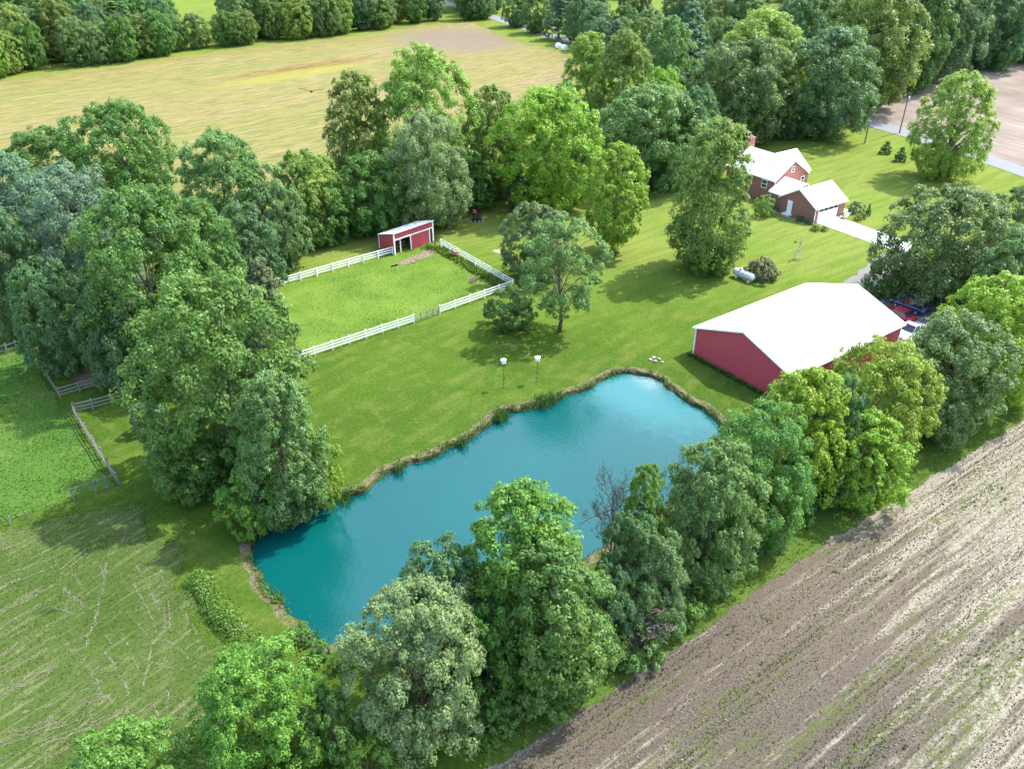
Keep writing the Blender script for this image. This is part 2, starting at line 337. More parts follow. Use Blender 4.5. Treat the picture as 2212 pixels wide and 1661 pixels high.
class MB:
    """collects shapes into one mesh"""
    def __init__(self):
        self.v, self.f = [], []
    def add(self, vs, fs):
        o = len(self.v)
        self.v += [tuple(p) for p in vs]
        self.f += [tuple(i + o for i in f) for f in fs]
        return self
    def box(self, c, s, rz=0.0, m=None):
        hx, hy, hz = s[0] / 2, s[1] / 2, s[2] / 2
        pts = [Vector((x, y, z)) for z in (-hz, hz) for x, y in ((-hx, -hy), (hx, -hy), (hx, hy), (-hx, hy))]
        rot = m if m is not None else Matrix.Rotation(rz, 3, 'Z')
        pts = [rot @ p + Vector(c) for p in pts]
        return self.add(pts, [(3, 2, 1, 0), (4, 5, 6, 7), (0, 1, 5, 4), (1, 2, 6, 5), (2, 3, 7, 6), (3, 0, 4, 7)])
    def beam(self, a, b, w, h=None):
        a, b = Vector(a), Vector(b)
        d = b - a
        q = d.to_track_quat('X', 'Z').to_matrix()
        return self.box((a + b) / 2, (d.length, w, h or w), m=q)
    def tube(self, pts, rad, n=6, cap=True):
        pts = [Vector(p) for p in pts]
        if not hasattr(rad, '__len__'):
            rad = [rad] * len(pts)
        vs, fs = [], []
        ref = None
        for i, p in enumerate(pts):
            d = (pts[min(i + 1, len(pts) - 1)] - pts[max(i - 1, 0)]).normalized()
            if ref is None:
                ref = d.orthogonal().normalized()
            ref = (ref - d * ref.dot(d))
            ref = ref.normalized() if ref.length > 1e-6 else d.orthogonal().normalized()
            b = d.cross(ref)
            for k in range(n):
                a = 2 * math.pi * k / n
                vs.append(p + (ref * math.cos(a) + b * math.sin(a)) * rad[i])
        for i in range(len(pts) - 1):
            for k in range(n):
                k2 = (k + 1) % n
                fs.append((i * n + k, i * n + k2, (i + 1) * n + k2, (i + 1) * n + k))
        if cap:
            fs.append(tuple(range(n - 1, -1, -1)))
            fs.append(tuple(range((len(pts) - 1) * n, len(pts) * n)))
        return self.add(vs, fs)
    def lathe(self, prof, n=16, m=None, c=(0, 0, 0)):
        """prof: list of (r, z), turned about local Z"""
        m = m or Matrix.Identity(3)
        vs, fs = [], []
        for r, z in prof:
            for k in range(n):
                a = 2 * math.pi * k / n
                vs.append(m @ Vector((r * math.cos(a), r * math.sin(a), z)) + Vector(c))
        for i in range(len(prof) - 1):
            for k in range(n):
                k2 = (k + 1) % n
                fs.append((i * n + k, i * n + k2, (i + 1) * n + k2, (i + 1) * n + k))
        fs.append(tuple(range(n - 1, -1, -1)))
        fs.append(tuple(range((len(prof) - 1) * n, len(prof) * n)))
        return self.add(vs, fs)
    def slab(self, poly, z0, z1):
        """vertical prism over a horizontal polygon (ccw)"""
        n = len(poly)
        vs = [(x, y, z0) for x, y in poly] + [(x, y, z1) for x, y in poly]
        fs = [tuple(range(n - 1, -1, -1)), tuple(range(n, 2 * n))]
        fs += [(i, (i + 1) % n, n + (i + 1) % n, n + i) for i in range(n)]
        return self.add(vs, fs)
    def plate(self, quad, t):
        """thick plate from an ordered polygon, thickness t along its normal (downwards/inwards)"""
        q = [Vector(p) for p in quad]
        nrm = (q[1] - q[0]).cross(q[2] - q[0]).normalized()
        lo = [p - nrm * t for p in q]
        n = len(q)
        fs = [tuple(range(n)), tuple(range(2 * n - 1, n - 1, -1))]
        fs += [(i, n + i, n + (i + 1) % n, (i + 1) % n) for i in range(n)]
        return self.add(q + lo, fs)
    def mesh(self, name, mat, smooth=False):
        me = bpy.data.meshes.new(name)
        me.from_pydata(self.v, [], self.f)
        bm = bmesh.new()
        bm.from_mesh(me)
        bmesh.ops.recalc_face_normals(bm, faces=bm.faces)
        bm.to_mesh(me)
        bm.free()
        me.materials.append(mat)
        if smooth:
            me.polygons.foreach_set('use_smooth', [True] * len(me.polygons))
        return me
    def build(self, name, mat, parent=None, smooth=False):
        return link(bpy.data.objects.new(name, self.mesh(name, mat, smooth)), parent)

def tag(o, label, cat, group=None):
    o['label'] = label
    o['category'] = cat
    if group:
        o['group'] = group
    return o

def thing(name, label, cat, loc=(0, 0, 0), rz=0.0, group=None):
    o = bpy.data.objects.new(name, None)
    o.empty_display_size = 0.3
    o.location = loc
    o.rotation_euler = (0, 0, rz)
    link(o)
    return tag(o, label, cat, group)

def structure(o):
    o['kind'] = 'structure'
    return o

def stuff(o, label=None, cat=None):
    o['kind'] = 'stuff'
    if label:
        tag(o, label, cat)
    return o

def resample(poly, step, smooth=True, closed=True):
    P = np.array(poly, float)
    n = len(P)
    out = []
    for i in range(n if closed else n - 1):
        if closed:
            p0, p1, p2, p3 = P[(i - 1) % n], P[i], P[(i + 1) % n], P[(i + 2) % n]
        else:
            p0, p1, p2, p3 = P[max(i - 1, 0)], P[i], P[i + 1], P[min(i + 2, n - 1)]
        k = max(1, int(round(np.linalg.norm(p2 - p1) / step)))
        for j in range(k):
            t = j / k
            if smooth:
                q = 0.5 * ((2 * p1) + (-p0 + p2) * t + (2 * p0 - 5 * p1 + 4 * p2 - p3) * t * t + (-p0 + 3 * p1 - 3 * p2 + p3) * t ** 3)
            else:
                q = p1 + (p2 - p1) * t
            out.append(q)
    if not closed:
        out.append(P[-1])
    return np.array(out)

def area(P):
    x, y = P[:, 0], P[:, 1]
    return 0.5 * np.sum(x * np.roll(y, -1) - np.roll(x, -1) * y)

def offset(P, d):
    """positive d moves outward"""
    s = 1.0 if area(P) > 0 else -1.0
    t = np.roll(P, -1, 0) - np.roll(P, 1, 0)
    n = np.stack([t[:, 1], -t[:, 0]], 1) * s
    n /= np.maximum(np.linalg.norm(n, axis=1, keepdims=True), 1e-6)
    return P + n * (d if not hasattr(d, '__len__') else np.asarray(d)[:, None])

def inside(pts, poly):
    P = np.asarray(poly)
    x, y = pts[:, 0], pts[:, 1]
    r = np.zeros(len(pts), bool)
    j = len(P) - 1
    for i in range(len(P)):
        xi, yi, xj, yj = P[i, 0], P[i, 1], P[j, 0], P[j, 1]
        c = ((yi > y) != (yj > y)) & (x < (xj - xi) * (y - yi) / ((yj - yi) or 1e-9) + xi)
        r ^= c
        j = i
    return r

def scatter(poly, n, rng):
    P = np.asarray(poly)
    lo, hi = P.min(0), P.max(0)
    pts = rng.uniform(lo, hi, (n * 3, 2))
    pts = pts[inside(pts, P)]
    return pts[:n]

def sheet(name, poly, z, mat, edge=1.2, step=1.5, smooth=True, jag=0.25, seed=1):
    rng = np.random.default_rng(seed)
    P = resample(poly, step, smooth)
    if area(P) < 0:
        P = P[::-1]
    P = offset(P, rng.normal(0, jag, len(P)))
    Q = offset(P, -edge)
    n = len(P)
    v = [(p[0], p[1], z) for p in P] + [(p[0], p[1], z) for p in Q]
    f = [(i, (i + 1) % n, n + (i + 1) % n, n + i) for i in range(n)]
    tris = tessellate_polygon([[Vector((p[0], p[1], 0)) for p in Q]])
    for a, b, c in tris:
        A, B, C = Q[a], Q[b], Q[c]
        cr = (B[0] - A[0]) * (C[1] - A[1]) - (B[1] - A[1]) * (C[0] - A[0])
        f.append((n + a, n + b, n + c) if cr > 0 else (n + a, n + c, n + b))
    me = bpy.data.meshes.new(name)
    me.from_pydata(v, [], f)
    me.materials.append(mat)
    attr(me, 'edge', [0.0] * n + [1.0] * n)
    return structure(link(bpy.data.objects.new(name, me)))

# ------------------------------------------------------------------ ground materials
ROWA = math.atan2(CROP_EDGE[-1][1] - CROP_EDGE[0][1], CROP_EDGE[-1][0] - CROP_EDGE[0][0])
UPA = math.atan2(UPPER_FIELD[5][1] - UPPER_FIELD[1][1], UPPER_FIELD[5][0] - UPPER_FIELD[1][0])

def mat_lawn():
    g = NT('mown_lawn')
    p = g.pos()
    xyz = g.n('ShaderNodeSeparateXYZ', {0: p}).outputs
    big = g.noise(p, 0.05, 4, 0.62, 0.4)
    mid = g.noise(p, 0.33, 4, 0.6, 0.8)
    st = g.mapping(p, -ROWA, (0.10, 0.85, 1))
    stripe = g.noise(st, 1.0, 3, 0.6)
    fine = g.noise(p, 3.0, 6, 0.72)
    # backscattered sunlight and lens falloff painted in: turf turns paler and yellower with distance
    backlit_tone = g.math('ADD', g.step(xyz[1], 66.0, 125.0), g.math('MULTIPLY', g.math('SUBTRACT', big, 0.5), 1.3))
    c = g.ramp(backlit_tone, [(0.0, (0.036, 0.076, 0.009)), (0.35, (0.056, 0.104, 0.012)), (0.75, (0.124, 0.184, 0.028)), (1.0, (0.175, 0.212, 0.046))])
    c = g.mix(g.math('MULTIPLY', g.step(mid, 0.45, 0.72), 0.55), c, g.mix(0.5, c, (0.19, 0.18, 0.045)))
    c = g.mix(g.math('MULTIPLY', g.step(stripe, 0.40, 0.62), 0.55), c, g.mix(0.55, c, (0.03, 0.075, 0.006)))
    wv = g.n('ShaderNodeTexWave', {'Vector': g.mapping(p, -ROWA - 0.25), 'Scale': 0.15, 'Distortion': 4.5, 'Detail': 2.0, 'Detail Scale': 0.25}, wave_type='BANDS', bands_direction='Y').outputs[1]
    c = g.mix(g.math('MULTIPLY', g.math('MULTIPLY', g.step(wv, 0.3, 0.75), g.step(mid, 0.35, 0.6)), 0.16), c, g.mix(0.5, c, (0.24, 0.25, 0.07)))
    c = g.mix(g.step(fine, 0.3, 0.75), g.mix(0.38, c, (0.02, 0.05, 0.006)), g.mix(0.16, c, (0.22, 0.25, 0.06)))
    nrm = g.bump(fine, 0.6, 0.07)
    return g.done(g.principled(c, 0.95, 0.0, normal=nrm))

def mat_grass_sheet(name, dark, midc, pale, scale=1.0, straw=0.0, rot=0.0, sx=1.0, dk=0.4):
    g = NT(name)
    p = g.pos()
    q = g.mapping(p, -rot, (sx, 1, 1)) if sx != 1.0 else p
    a = g.noise(q, 0.12 * scale, 4, 0.6, 0.5)
    b = g.noise(q, 0.7 * scale, 5, 0.65, 0.8)
    f = g.noise(q, 3.5 * scale, 6, 0.75)
    c = g.ramp(a, [(0.32, dark), (0.52, midc), (0.72, pale)])
    c = g.mix(g.step(b, 0.45, 0.7), c, midc)
    c = g.mix(g.step(f, 0.35, 0.72), g.mix(dk, c, tuple(v * 0.35 for v in dark)), g.mix(0.3, c, pale))
    if straw:
        s = g.noise(g.mapping(p, -rot, (0.22, 1.6, 1)), 0.8, 5, 0.72, 1.4)
        c = g.mix(g.math('MULTIPLY', g.step(s, 0.5, 0.66), straw), c, (0.20, 0.19, 0.10))
    nrm = g.bump(f, 0.55, 0.08)
    sh = g.principled(c, 0.95, 0.0, normal=nrm)
    return g.done(g.edge_alpha(sh, p))

def mat_crop():
    g = NT('crop_field_soil')
    p = g.pos()
    r = g.mapping(p, -ROWA)
    s1 = g.noise(g.mapping(p, -ROWA, (0.035, 0.30, 1)), 1.0, 4, 0.6, 0.3)
    s2 = g.noise(g.mapping(p, -ROWA, (0.06, 1.3, 1), (3, 7, 0)), 1.0, 4, 0.65, 0.4)
    s3 = g.noise(g.mapping(p, -ROWA, (0.5, 3.0, 1), (9, 2, 0)), 1.0, 5, 0.7)
    fine = g.noise(p, 6.0, 6, 0.75)
    big = g.noise(p, 0.05, 3, 0.5)
    # straw residue grows towards the far right of the field
    xr = g.n('ShaderNodeSeparateXYZ', {0: r}).outputs
    along = g.step(xr[0], 28.0, 82.0)
    across = g.step(xr[1], 18.0, -12.0)
    dens = g.math('ADD', g.math('MULTIPLY', along, 0.16), g.math('MULTIPLY', across, 0.12))
    k = g.math('ADD', g.math('ADD', g.math('MULTIPLY', s1, 0.35), g.math('MULTIPLY', s2, 0.5)), g.math('MULTIPLY', s3, 0.22))
    k = g.math('ADD', k, dens)
    soil = g.ramp(big, [(0.35, (0.092, 0.071, 0.051)), (0.65, (0.150, 0.114, 0.080))])
    soil = g.mix(g.step(xr[0], 62.0, 22.0), soil, g.mix(0.45, soil, (0.05, 0.04, 0.034)))      # damper, darker end
    c = g.mix(g.step(fine, 0.3, 0.75), g.mix(0.5, soil, (0.035, 0.03, 0.027)), g.mix(0.45, soil, (0.21, 0.18, 0.14)))
    c = g.mix(g.math('MULTIPLY', g.step(k, 0.555, 0.68), 0.95), c, g.mix(g.step(fine, 0.35, 0.65), (0.12, 0.105, 0.078), (0.36, 0.315, 0.24)))
    gr = g.noise(g.mapping(p, -ROWA, (0.05, 0.45, 1), (31, 13, 0)), 1.0, 4, 0.6, 0.4)
    gr2 = g.noise(g.mapping(p, -ROWA, (1.4, 2.2, 1), (3, 1, 0)), 1.0, 5, 0.75)
    gm = g.math('MULTIPLY', g.step(gr, 0.48, 0.62), g.step(gr2, 0.44, 0.58))
    c = g.mix(g.math('MULTIPLY', gm, 0.75), c, g.mix(fine, (0.04, 0.062, 0.012), (0.105, 0.13, 0.026)))
    nrm = g.bump(g.math('ADD', fine, s3), 0.9, 0.1)
    sh = g.principled(c, 0.95, 0.0, normal=nrm)
    return g.done(g.edge_alpha(sh, p, 1.4))

def mat_upper():
    g = NT('yellow_field')
    p = g.pos()
    r = g.mapping(p, -UPA)
    s1 = g.noise(g.mapping(p, -UPA, (0.008, 0.09, 1)), 1.0, 4, 0.6, 0.4)
    s2 = g.noise(g.mapping(p, -UPA, (0.02, 0.45, 1), (5, 1, 0)), 1.0, 4, 0.65, 0.3)
    s3 = g.noise(g.mapping(p, -UPA, (0.15, 0.9, 1), (1, 4, 0)), 1.0, 5, 0.75)
    big = g.noise(p, 0.02, 3, 0.5)
    c = g.ramp(s1, [(0.3, (0.215, 0.155, 0.078)), (0.45, (0.20, 0.158, 0.050)), (0.58, (0.165, 0.152, 0.040)), (0.72, (0.215, 0.170, 0.065))])
    c = g.mix(g.math('MULTIPLY', g.step(s2, 0.45, 0.7), 0.55), c, (0.25, 0.19, 0.105))
    c = g.mix(g.math('MULTIPLY', g.step(s3, 0.44, 0.60), 0.72), c, (0.085, 0.10, 0.022))
    def blob(x, y, rx, ry, rot):
        q = g.mapping(g.n('ShaderNodeVectorMath', {0: p, 1: (-x, -y, 0)}, operation='ADD').outputs[0], -rot, (1 / rx, 1 / ry, 0))
        l = g.n('ShaderNodeVectorMath', {0: q}, operation='LENGTH').outputs['Value']
        return g.math('ADD', l, g.math('MULTIPLY', g.math('SUBTRACT', s2, 0.5), 0.9))
    b1 = blob(-60, 257, 34, 6, UPA)                 # brown weedy streak
    c = g.mix(g.math('MULTIPLY', g.step(b1, 1.0, 0.3), 0.85), c, g.mix(g.step(s3, 0.4, 0.6), (0.19, 0.13, 0.03), (0.10, 0.06, 0.022)))
    b3 = blob(-62, 246, 34, 7, UPA)
    c = g.mix(g.math('MULTIPLY', g.step(b3, 1.0, 0.4), 0.6), c, (0.22, 0.20, 0.028))
    b2 = blob(-19, 305, 24, 30, 0.4)               # bare purple-brown soil at the far end
    c = g.mix(g.math('MULTIPLY', g.step(b2, 1.2, 0.4), 0.8), c, g.mix(g.step(s3, 0.4, 0.7), (0.13, 0.095, 0.075), (0.19, 0.15, 0.10)))
    nrm = g.bump(s3, 0.6, 0.15)
    return g.done(g.edge_alpha(g.principled(c, 0.9, 0.1, normal=nrm), p, 0.5))

def mat_right():
    g = NT('tilled_field')
    p = g.pos()
    rot = math.atan2(210, -107)
    s1 = g.noise(g.mapping(p, -rot, (0.03, 0.5, 1)), 1.0, 4, 0.6, 0.6)
    s2 = g.noise(p, 0.05, 4, 0.6)
    s3 = g.noise(p, 1.5, 5, 0.7)
    c = g.ramp(s2, [(0.35, (0.14, 0.11, 0.09)), (0.6, (0.24, 0.19, 0.15)), (0.7, (0.28, 0.23, 0.18))])
    c = g.mix(g.step(s1, 0.45, 0.7), c, (0.16, 0.125, 0.105))
    c = g.mix(g.math('MULTIPLY', g.step(s3, 0.5, 0.8), 0.5), c, (0.15, 0.15, 0.06))
    return g.done(g.edge_alpha(g.principled(c, 0.9, 0.1, normal=g.bump(s3, 0.6, 0.1)), p, 0.6))

def mat_bare(name, a, b, scale=2.5):
    g = NT(name)
    p = g.pos()
    f = g.noise(p, scale, 6, 0.75)
    f2 = g.noise(p, scale * 0.2, 3, 0.6)
    c = g.mix(g.step(f, 0.3, 0.75), a, b)
    c = g.mix(g.math('MULTIPLY', g.step(f2, 0.5, 0.7), 0.5), c, (0.16, 0.17, 0.06))
    return g.done(g.edge_alpha(g.principled(c, 0.9, 0.15, normal=g.bump(f, 0.7, 0.04)), p, 1.2, 0.3, 1.0))

def mat_road():
    g = NT('asphalt')
    p = g.pos()
    f = g.noise(p, 4.0, 6, 0.75)
    b = g.noise(p, 0.25, 4, 0.6, 0.8)
    c = g.mix(f, (0.14, 0.14, 0.15), (0.20, 0.20, 0.21))
    c = g.mix(g.math('MULTIPLY', g.step(b, 0.55, 0.62), 0.6), c, (0.17, 0.17, 0.18))
    return g.done(g.principled(c, 0.85, 0.2, normal=g.bump(f, 0.4, 0.02)))

def mat_bank():
    g = NT('pond_bank')
    p = g.pos()
    f = g.noise(p, 2.2, 6, 0.75, 0.5)
    f2 = g.noise(p, 0.6, 4, 0.6)
    z = g.n('ShaderNodeSeparateXYZ', {0: p}).outputs[2]
    c = g.mix(g.step(f, 0.3, 0.7), (0.05, 0.038, 0.025), (0.13, 0.10, 0.068))
    c = g.mix(g.math('MULTIPLY', g.step(f2, 0.42, 0.62), 0.75), c, (0.05, 0.08, 0.015))
    c = g.mix(g.step(z, -0.16, -0.02), c, g.mix(g.step(f2, 0.40, 0.6), g.mix(g.step(f, 0.35, 0.7), (0.075, 0.10, 0.02), (0.15, 0.135, 0.06)), g.mix(g.step(f, 0.35, 0.7), (0.10, 0.08, 0.05), (0.19, 0.155, 0.105))))
    return g.done(g.principled(c, 0.95, 0.1, normal=g.bump(f, 1.0, 0.15)))

def mat_water():
    g = NT('pond_water')
    p = g.pos()
    rip = g.noise(g.mapping(p, 0.5, (1.0, 0.55, 1)), 3.0, 5, 0.65, 0.4)
    big = g.noise(p, 0.12, 3, 0.5)
    deep = g.mix(big, (0.001, 0.055, 0.053), (0.002, 0.078, 0.075))
    q = g.n('ShaderNodeVectorMath', {0: p, 1: (-16.2, -80.2, 0)}, operation='ADD').outputs[0]
    q = g.mapping(q, R(-35), (1 / 8.5, 1 / 11.0, 0))
    d = g.n('ShaderNodeVectorMath', {0: q}, operation='LENGTH').outputs['Value']
    nz = g.noise(p, 0.4, 5, 0.65, 1.2)
    d = g.math('ADD', d, g.math('MULTIPLY', g.math('SUBTRACT', nz, 0.5), 0.7))
    c = g.mix(g.step(d, 1.35, 0.55), deep, (0.02, 0.125, 0.125))          # pale silt over the shallow end
    c = g.mix(g.math('MULTIPLY', g.step(d, 0.42, 0.05), g.step(nz, 0.35, 0.6)), c, (0.14, 0.21, 0.20))
    q2 = g.mapping(g.n('ShaderNodeVectorMath', {0: p, 1: (-17.5, -71.5, 0)}, operation='ADD').outputs[0], 0.3, (1 / 6.0, 1 / 8.0, 0))
    d2 = g.n('ShaderNodeVectorMath', {0: q2}, operation='LENGTH').outputs['Value']
    al = g.noise(g.mapping(p, 0.6, (0.6, 1.6, 1)), 0.7, 6, 0.7, 1.5)
    am = g.math('MULTIPLY', g.step(d2, 1.0, 0.4), g.step(al, 0.5, 0.62))
    c = g.mix(g.math('MULTIPLY', am, 0.25), c, (0.04, 0.13, 0.125))
    nrm = g.bump(rip, 0.17, 0.12)
    return g.done(g.principled(c, 0.08, 0.5, normal=nrm, IOR=1.42))

NT.gain = 0.79
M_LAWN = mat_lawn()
M_BANK = mat_bank()
M_WATER = mat_water()
M_CROP = mat_crop()

# ------------------------------------------------------------------ ground with the pond let into it
WL = -0.45
rng0 = np.random.default_rng(5)
shore = resample(POND, 0.7)
if area(shore) < 0:
    shore = shore[::-1]
ns = len(shore)
wob = np.zeros(ns)
for k, amp in ((9, .22), (17, .16), (31, .12), (55, .08)):
    wob += amp * np.sin(np.arange(ns) / ns * 2 * math.pi * k + rng0.uniform(0, 6))
shore = offset(shore, wob)
rings = [(-1.0, -1.5), (0.0, WL - 0.06), (0.12, -0.22), (0.26, -0.06), (0.45, 0.015), (0.95, 0.0)]
bankw = 0.8 + 0.4 * np.sin(np.arange(ns) / ns * 2 * math.pi * 13 + 1) + 0.3 * np.sin(np.arange(ns) / ns * 2 * math.pi * 29) + rng0.normal(0, 0.12, ns)
bankw = np.clip(bankw, 0.2, 1.5)
bv, bf = [], []
for j, (d, z) in enumerate(rings):
    Pq = offset(shore, d * bankw if 0 < d < 0.9 else d)
    for i in range(ns):
        jit = 0 if j in (0, 5) else rng0.normal(0, 0.05)
        bv.append((Pq[i, 0] + jit, Pq[i, 1] + jit, z + (0 if j in (0, 5) else rng0.normal(0, 0.05))))
for j in range(len(rings) - 1):
    for i in range(ns):
        i2 = (i + 1) % ns
        bf.append((j * ns + i, (j + 1) * ns + i, (j + 1) * ns + i2, j * ns + i2))
me = bpy.data.meshes.new('pond_bank')
me.from_pydata(bv, [], bf)
me.materials.append(M_BANK)
bm = bmesh.new(); bm.from_mesh(me); bmesh.ops.recalc_face_normals(bm, faces=bm.faces); bm.to_mesh(me); bm.free()
structure(link(bpy.data.objects.new('pond_bank', me)))

hole = offset(shore, 0.95)
outer = [(-2500, -600), (2500, -600), (2500, 3500), (-2500, 3500)]
pts = [Vector((x, y, 0)) for x, y in outer] + [Vector((p[0], p[1], 0)) for p in hole]
tri = tessellate_polygon([pts[:4], pts[4:]])
gf = []
for a, b, c in tri:
    cr = (pts[b] - pts[a]).cross(pts[c] - pts[a]).z
    gf.append((a, b, c) if cr > 0 else (a, c, b))
me = bpy.data.meshes.new('ground')
me.from_pydata([tuple(p) for p in pts], [], gf)
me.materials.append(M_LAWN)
structure(link(bpy.data.objects.new('ground', me)))

wp = offset(shore, 0.25)
tri = tessellate_polygon([[Vector((p[0], p[1], 0)) for p in wp]])
me = bpy.data.meshes.new('pond_water')
wf = []
for a, b, c in tri:
    A, B, C = wp[a], wp[b], wp[c]
    cr = (B[0] - A[0]) * (C[1] - A[1]) - (B[1] - A[1]) * (C[0] - A[0])
    wf.append((a, b, c) if cr > 0 else (a, c, b))
me.from_pydata([(p[0], p[1], WL) for p in wp], [], wf)
me.materials.append(M_WATER)
structure(link(bpy.data.objects.new('pond_water', me)))

# ------------------------------------------------------------------ fields and paths
CROP_POLY = CROP_EDGE + [(120, 118), (150, 20), (60, -20), (-20, -5), (-20, 18)]
sheet('crop_field', CROP_POLY, 0.03, M_CROP, 1.0, 1.2, False, 0.12, 3)
strip = [(x - 1.7, y + 2.6) for x, y in CROP_EDGE][::1] + [(x + 0.4, y - 0.6) for x, y in CROP_EDGE][::-1]
sheet('field_verge', strip, 0.02, mat_grass_sheet('verge_grass', (0.045, 0.092, 0.014), (0.068, 0.122, 0.018), (0.14, 0.155, 0.05), dk=0.4), 0.6, 1.2, False, 0.15, 4)
sheet('upper_field', UPPER_FIELD, 0.04, mat_upper(), 4.0, 4.0, True, 0.6, 5)
sheet('tilled_field', RIGHT_FIELD, 0.04, mat_right(), 2.0, 3.0, True, 0.4, 6)
sheet('paddock', PADDOCK, 0.03, mat_grass_sheet('paddock_grass', (0.060, 0.128, 0.017), (0.112, 0.188, 0.027), (0.175, 0.235, 0.050), dk=0.38, scale=1.3), 0.8, 1.2, False, 0.15, 7)
sheet('hay_meadow', HAY_MEADOW, 0.03, mat_grass_sheet('hay_meadow_grass', (0.040, 0.076, 0.014), (0.058, 0.094, 0.020), (0.100, 0.118, 0.040), 1.0, 0.42, R(52), dk=0.3), 3.0, 2.0, True, 0.5, 8)
sheet('pasture', PASTURE, 0.025, mat_grass_sheet('pasture_grass', (0.045, 0.115, 0.02), (0.065, 0.14, 0.022), (0.13, 0.17, 0.045)), 1.2, 1.5, False, 0.3, 9)
M_DIRT = mat_bare('bare_dirt', (0.14, 0.10, 0.07), (0.23, 0.17, 0.125))
def blob_poly(c, rx, ry, rot, n=22, seed=0, amp=0.18):
    rg = random.Random(seed)
    ph = [rg.uniform(0, 6) for _ in range(4)]
    out = []
    for i in range(n):
        a = 2 * math.pi * i / n
        k = 1 + amp * (math.sin(2 * a + ph[0]) + 0.6 * math.sin(3 * a + ph[1]) + 0.5 * math.sin(5 * a + ph[2]))
        x, y = rx * k * math.cos(a), ry * k * math.sin(a)
        out.append((c[0] + x * math.cos(rot) - y * math.sin(rot), c[1] + x * math.sin(rot) + y * math.cos(rot)))
    return out
sheet('dirt_patch', blob_poly(DIRT_PATCH[0], 3.6, 1.5, R(42), seed=1), 0.05, M_DIRT, 0.7, 0.6)
sheet('dirt_patch', blob_poly(SMALL_DIRT[0], 1.1, 0.8, R(20), seed=2), 0.05, M_DIRT, 0.4, 0.4)
sheet('sand_patch', blob_poly(SAND_PATCH[0], 1.6, 1.0, R(-40), seed=3), 0.02, mat_bare('pale_sand', (0.26, 0.21, 0.16), (0.38, 0.32, 0.25)), 0.4, 0.4)
M_GRAVEL = mat_bare('gravel', (0.13, 0.125, 0.12), (0.23, 0.215, 0.195), 3.5)
sheet('gravel_yard', [(40.5, 100.5), (46, 106), (53, 113.5), (58.5, 118.5), (61, 116), (58, 104), (58, 95), (53, 88), (47.5, 85.2), (46, 88)], 0.02, M_GRAVEL, 1.0, 1.2, True, 0.2, 11)
# worn, bare soil under the corral trees
sheet('corral_dirt', [(-55, 84), (-50, 79), (-46, 77.5), (-40, 80), (-38, 86), (-46, 90)], 0.02, mat_bare('corral_soil', (0.10, 0.075, 0.055), (0.2, 0.15, 0.11)), 1.5, 1.2, True, 0.3, 12)

# road: strip following the near edge, 5.2 m wide
rp = resample(ROAD, 6.0, True, False)
tn = np.gradient(rp, axis=0)
tn /= np.linalg.norm(tn, axis=1, keepdims=True)
rn = np.stack([tn[:, 1], -tn[:, 0]], 1)
mb = MB()
for i in range(len(rp) - 1):
    a, b = rp[i], rp[i + 1]
    c, d = rp[i + 1] + rn[i + 1] * 5.4, rp[i] + rn[i] * 5.4
    mb.add([(*a, .05), (*d, .05), (*c, .05), (*b, .05)], [(0, 1, 2, 3)])
structure(mb.build('road', mat_road()))

NT.gain = 1.0
# ------------------------------------------------------------------ tree builder
def mat_leaf(name, trans=0.46, spec=0.3, rough=0.45):
    g = NT(name)
    oc = g.n('ShaderNodeObjectInfo').outputs['Color']
    tint = g.n('ShaderNodeAttribute', attribute_name='tint').outputs['Fac']
    c = g.mix(tint, g.mix(0.3, oc, (0.02, 0.05, 0.015)), g.mix(0.22, oc, (0.30, 0.34, 0.07)))
    c2 = g.mix(0.35, c, (0.22, 0.30, 0.03))
    d = g.principled(c, rough, spec)
    t = g.n('ShaderNodeBsdfTranslucent', {'Color': c2}).outputs[0]
    return g.done(g.n('ShaderNodeMixShader', {0: trans, 1: d, 2: t}).outputs[0])

def mat_bark(name, a, b):
    g = NT(name)
    p = g.n('ShaderNodeTexCoord').outputs['Object']
    f = g.noise(g.mapping(p, 0, (3, 3, 0.6)), 2.0, 5, 0.7)
    c = g.mix(g.step(f, 0.3, 0.7), a, b)
    return g.done(g.principled(c, 0.9, 0.1, normal=g.bump(f, 0.8, 0.04)))

M_LEAF = mat_leaf('foliage')
M_NEEDLE = mat_leaf('needles', 0.12, 0.25, 0.6)
M_BARK = mat_bark('bark', (0.06, 0.048, 0.038), (0.16, 0.13, 0.105))
M_DEADW = mat_bark('dead_wood', (0.06, 0.054, 0.038), (0.14, 0.125, 0.09))

def unit(v):
    return v / np.maximum(np.linalg.norm(v, axis=-1, keepdims=True), 1e-9)

def leaf_mesh(name, pos, nrm, size, tint, mat, rng, aspect=0.6):
    n = len(pos)
    t = unit(np.cross(nrm, rng.normal(size=(n, 3))))
    b = np.cross(nrm, t)
    s = size[:, None]
    fold = nrm * s * 0.16
    v = np.empty((n, 4, 3))
    v[:, 0] = pos - t * s * 0.62
    v[:, 1] = pos + b * s * aspect * 0.62 + fold
    v[:, 2] = pos + t * s * 0.62
    v[:, 3] = pos - b * s * aspect * 0.62 + fold
    me = mesh_np(name, v.reshape(-1, 3), np.arange(4 * n).reshape(-1, 4), mat)
    attr(me, 'tint', np.repeat(tint, 4))
    return me

